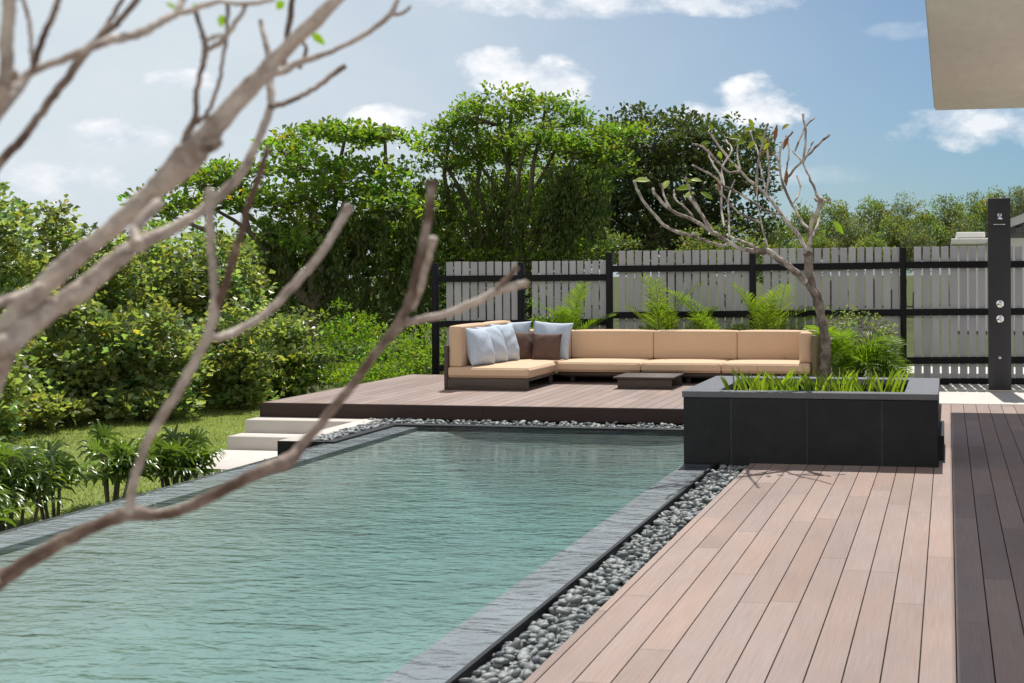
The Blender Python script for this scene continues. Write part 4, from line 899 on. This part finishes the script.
for (px, py, ang, ln_, tt, dd) in [(634, 181, 15, 12, (2.2, 2.1, 5), -1.1), (662, 190, 60, 12, (1.9, 1.9, 5), -.4), (684, 198, 40, 11, (2.2, 2, 5), -.3), (676, 190, 20, 14, (1, 1.1, .6), -.5), (681, 180, 5, 10, (.9, 1, .6), -.3), (690, 180, 10, 10, (1.9, 1.9, 5), -.2), (728, 168, 40, 9, (.9, .9, .7), .1), (728, 138, 10, 12, (.8, .9, .5), .1),
                                   (742, 131, 20, 12, (1.3, 1.3, .5), .3), (757, 136, -30, 12, (1.5, 1.5, .5), .4), (748, 150, 60, 12, (1.6, 1.5, .5), 0), (782, 130, 50, 10, (1.5, 1.1, .5), .4), (832, 221, -40, 12, (.8, 1.1, .5), -.2), (700, 192, -20, 11, (.8, 1, .6), -.3), (721, 160, 100, 10, (.8, .9, .7), .3), (712, 131, 100, 9, (1, 1.1, .6), .4), (753, 128, 110, 11, (.9, 1, .6), .5), (735, 145, 30, 11, (.8, 1, .6), .3), (764, 150, 60, 9, (1.2, 1.2, .5), .1), (700, 145, 30, 9, (.7, .9, .6), 0)]:
    g = MB(); a = R(ang); d = cx_*math.cos(a)+cy_*math.sin(a)+fw*random.uniform(-.3, .3); leafblade(g, P(px, py, DT+dd), d, ln_*s_px*1.25, ln_*s_px*.5, tt, nrm=(random.uniform(-.3, .3), -.8, .6)); g.build('leaf', LF_FRANG, ft, tb)
for (px, py, ang, ln_) in [(777, 124, 260, 16), (789, 136, 240, 13), (757, 172, 265, 22), (768, 140, 250, 12), (787, 170, 265, 14), (720, 176, 262, 14)]:
    g = MB(); a = R(ang); d = cx_*math.cos(a)+cy_*math.sin(a); leafblade(g, P(px, py, DT+.2), d, ln_*s_px, 4*s_px, nrm=(.5, -1, .1)); g.build('dry_leaf', DRYLEAF, ft, tb)

# ------------------------------------------------------------ foreground frangipani, out of focus, close to the lens
DF = 1.25
fb = P(-150, 500, 1.3); fb = np.array([fb[0], fb[1], 0.0])
ff = root('frangipani_tree', fb, 'bare frangipani reaching across the left foreground, out of focus and close', 'tree')
w = MB(); tips = []
def fbq(pts, d0, d1, k=12, tip=False):
    n_ = len(pts); dd = np.linspace(d0, d1, n_); q = np.array([[*P(p[0], p[1], dd[i]), p[2]*.88/2*dd[i]/F] for i, p in enumerate(pts)])
    q = interp(q, 6); r_ = q[:, 3]*(1+.035*np.sin(np.arange(len(q))*.8+random.uniform(0, 6))+.05*np.sin(np.arange(len(q))*.37+random.uniform(0, 6)))
    q3 = q[:, :3]+rng.normal(0, .0005, (len(q), 3))
    if tip: r_[-2:] *= 1.12
    w.tube(q3, r_, k, wob=.03)
tkr = MB(); wk = w; w = tkr
fbq([(-150, 1100, 70), (-140, 900, 66), (-110, 700, 62), (-80, 560, 58), (-45, 450, 52), (-22, 400, 40), (0, 345, 34)], 1.3, 1.22, 16)
# run the trunk down to the ground
tkr.tube(interp([(fb[0], fb[1], -.1), (fb[0]+.02, fb[1], .3), tuple(P(-150, 1100, 1.3))], 6), .045, 14, wob=.04)
w.build('trunk', BARKF, ff, fb); w = wk; wp_ = w
fbq([(-2, 350, 32), (20, 312, 27), (44, 287, 24), (67, 264, 23), (88, 247, 21), (111, 229, 20), (130, 212, 21), (147, 196, 22), (168, 178, 28), (188, 158, 33), (207, 136, 27), (234, 105, 22), (255, 82, 20), (273, 62, 18), (305, 31, 16), (336, 0, 14), (350, -14, 13)], 1.22, 1.35)
fbq([(-2, 354, 28), (24, 330, 24), (50, 310, 25), (84, 288, 22), (114, 261, 20), (138, 244, 18), (162, 234, 14), (188, 220, 12), (215, 200, 11), (242, 172, 10), (258, 141, 9.5), (270, 109, 9), (270, 78, 8), (267, 50, 7), (260, 20, 5)], 1.2, 1.5)
fbq([(138, 246, 14), (134, 232, 13), (146, 216, 13), (160, 202, 13)], 1.2, 1.25)
fbq([(-20, 306, 10), (0, 303, 11), (20, 296, 12), (42, 286, 12)], 1.15, 1.22)
w = MB()
fbq([(271, 107, 7), (290, 101, 6.5), (315, 88, 6), (344, 66, 5.5)], 1.43, 1.55, tip=True)
w.build('twig', DARKBARK, ff, fb); w = wp_
w_main = w; w = MB()
fbq([(-110, 660, 30), (-60, 618, 26), (-15, 590, 21), (0, 580, 20), (27, 562, 18), (58, 544, 16), (89, 529, 15), (112, 519, 16), (131, 513, 17), (151, 515, 14), (177, 511, 13), (204, 500, 13), (235, 484, 14), (266, 469, 15), (289, 460, 17), (302, 445, 12), (328, 415, 10), (355, 382, 10), (378, 350, 10), (398, 326, 12), (408, 305, 10), (416, 275, 10), (424, 240, 9.5), (430, 205, 10), (432, 182, 11)], 1.25, 1.6, tip=True)
w.build('lower_branch', DARKBARK, ff, fb); w = w_main
fbq([(400, 323, 10), (425, 319, 9), (450, 313, 8.5), (480, 300, 9), (497, 291, 9.5), (512, 287, 9), (527, 283, 8)], 1.55, 1.6, tip=True)
w = MB()
fbq([(496, 291, 7), (506, 280, 7), (517, 267, 7)], 1.58, 1.6, tip=True)
w.build('twig', DARKBARK, ff, fb); w = wp_
fbq([(412, 308, 8), (420, 288, 8), (428, 262, 8), (433, 238, 8.5)], 1.57, 1.5, tip=True)
fbq([(129, 514, 11), (131, 497, 10), (136, 473, 9.5), (151, 434, 10), (174, 399, 10), (190, 370, 10.5), (206, 341, 11), (213, 318, 10.5), (214, 292, 9), (212, 262, 9), (210, 225, 9), (209, 190, 9.5)], 1.3, 1.35, tip=True)
fbq([(208, 338, 9), (225, 336, 9), (239, 329, 9), (264, 315, 9), (290, 289, 9), (316, 260, 9), (335, 232, 9), (349, 206, 10)], 1.34, 1.5, tip=True)
w = MB()
fbq([(212, 322, 9), (222, 295, 9), (231, 266, 8.5), (240, 235, 8), (249, 203, 7.5), (260, 172, 7), (268, 148, 6.5)], 1.34, 1.3, tip=True)
w.build('twig', DARKBARK, ff, fb); w = wp_
fbq([(-20, 135, 20), (0, 95, 18), (6, 78, 16), (6, 45, 14), (9, 10, 14), (12, -20, 14)], 1.1, 1.1); fbq([(4, 82, 12), (12, 77, 10), (15, 73, 8)], 1.1, 1.08)
fbq([(-25, 150, 14), (0, 110, 13), (15, 92, 12.5), (32, 72, 10), (62, 60, 8.5), (87, 49, 10), (107, 41, 11), (125, 37, 10), (145, 31, 10), (162, 21, 9), (176, 12, 8), (186, -6, 6)], 1.12, 1.3)
w = MB()
fbq([(-25, 200, 11), (0, 163, 10), (25, 135, 9.5), (50, 100, 9), (75, 67, 9), (95, 42, 9), (120, 20, 7), (140, -3, 6.5)], 1.2, 1.25); w.build('twig', DARKBARK, ff, fb); w = MB(); fbq([(99, 37, 6), (110, 20, 5.5), (124, -4, 5)], 1.24, 1.3)
w.build('twig', DARKBARK, ff, fb); w = wp_
w = MB()
fbq([(32, 72, 8), (40, 47, 7), (50, 22, 6.5), (60, -4, 6)], 1.14, 1.1); w.build('twig', DARKBARK, ff, fb); w = MB(); fbq([(32, 60, 4), (31, 45, 4), (29, 20, 4.5), (22, -4, 4.5)], 1.14, 1.2); w.build('twig', DARKBARK, ff, fb); w = MB(); fbq([(57, -5, 4), (58, 10, 3)], 1.1, 1.1)
w.build('twig', DARKBARK, ff, fb); w = wp_
fbq([(174, 14, 6), (192, 10, 6.5), (217, 2, 5.5), (240, 4, 5), (256, 3, 5), (275, -2, 4.5)], 1.28, 1.3)
w = MB()
fbq([(195, 12, 5), (201, 30, 5.5), (205, 42, 7), (205, 57, 6.5), (198, 85, 6), (195, 117, 7), (186, 138, 9), (178, 160, 11)], 1.29, 1.3)
w.build('twig', DARKBARK, ff, fb); w = wp_
fbq([(206, 50, 6), (220, 42, 6), (233, 27, 5.5), (247, 3, 5)], 1.3, 1.3); fbq([(205, 42, 5), (213, 37, 5), (222, 35, 4)], 1.29, 1.25)
w = MB()
fbq([(228, 4, 4.5), (226, 38, 4.5), (220, 75, 4), (210, 108, 4.5), (197, 123, 6)], 1.3, 1.32)
w.build('twig', DARKBARK, ff, fb); w = wp_
fbq([(188, 150, 10), (212, 128, 9), (235, 110, 8), (252, 92, 8), (264, 78, 9), (283, 71, 9), (301, 62, 8), (332, 51, 6), (363, 35, 6), (391, 14, 6), (398, -6, 5)], 1.33, 1.5); fbq([(391, 14, 4.5), (401, 14, 4), (411, 6, 3.5)], 1.5, 1.5)
w = MB()
fbq([(293, -5, 6), (289, 23, 6.5), (286, 48, 6), (284, 68, 6)], 1.45, 1.45); w.build('twig', DARKBARK, ff, fb); w = MB(); fbq([(205, 148, 12), (213, 147, 11), (220, 143, 8)], 1.3, 1.2)
w.build('twig', DARKBARK, ff, fb); w = wp_
w = MB()
fbq([(300, 68, 5), (306, 50, 4.5), (302, 38, 4)], 1.48, 1.5)
w.build('twig', DARKBARK, ff, fb); w = wp_
w = wp_; w.build('branches', BARKF, ff, fb)
for (px, py, ang, ln_, wd, dd) in [(221, 28, 85, 18, 8, 1.32), (277, 10, 60, 14, 9, 1.5), (311, 33, -30, 16, 8, 1.55), (165, 3, -15, 14, 4, 1.3), (196, 12, 100, 12, 4, 1.3)]:
    g = MB(); a = R(ang); d = cx_*math.cos(a)+cy_*math.sin(a); leafblade(g, P(px, py, dd), d, ln_*dd/F, wd*dd/F, (.9, 1.25, .4), nrm=-fw); g.build('leaf', LF_FRANG, ff, fb)
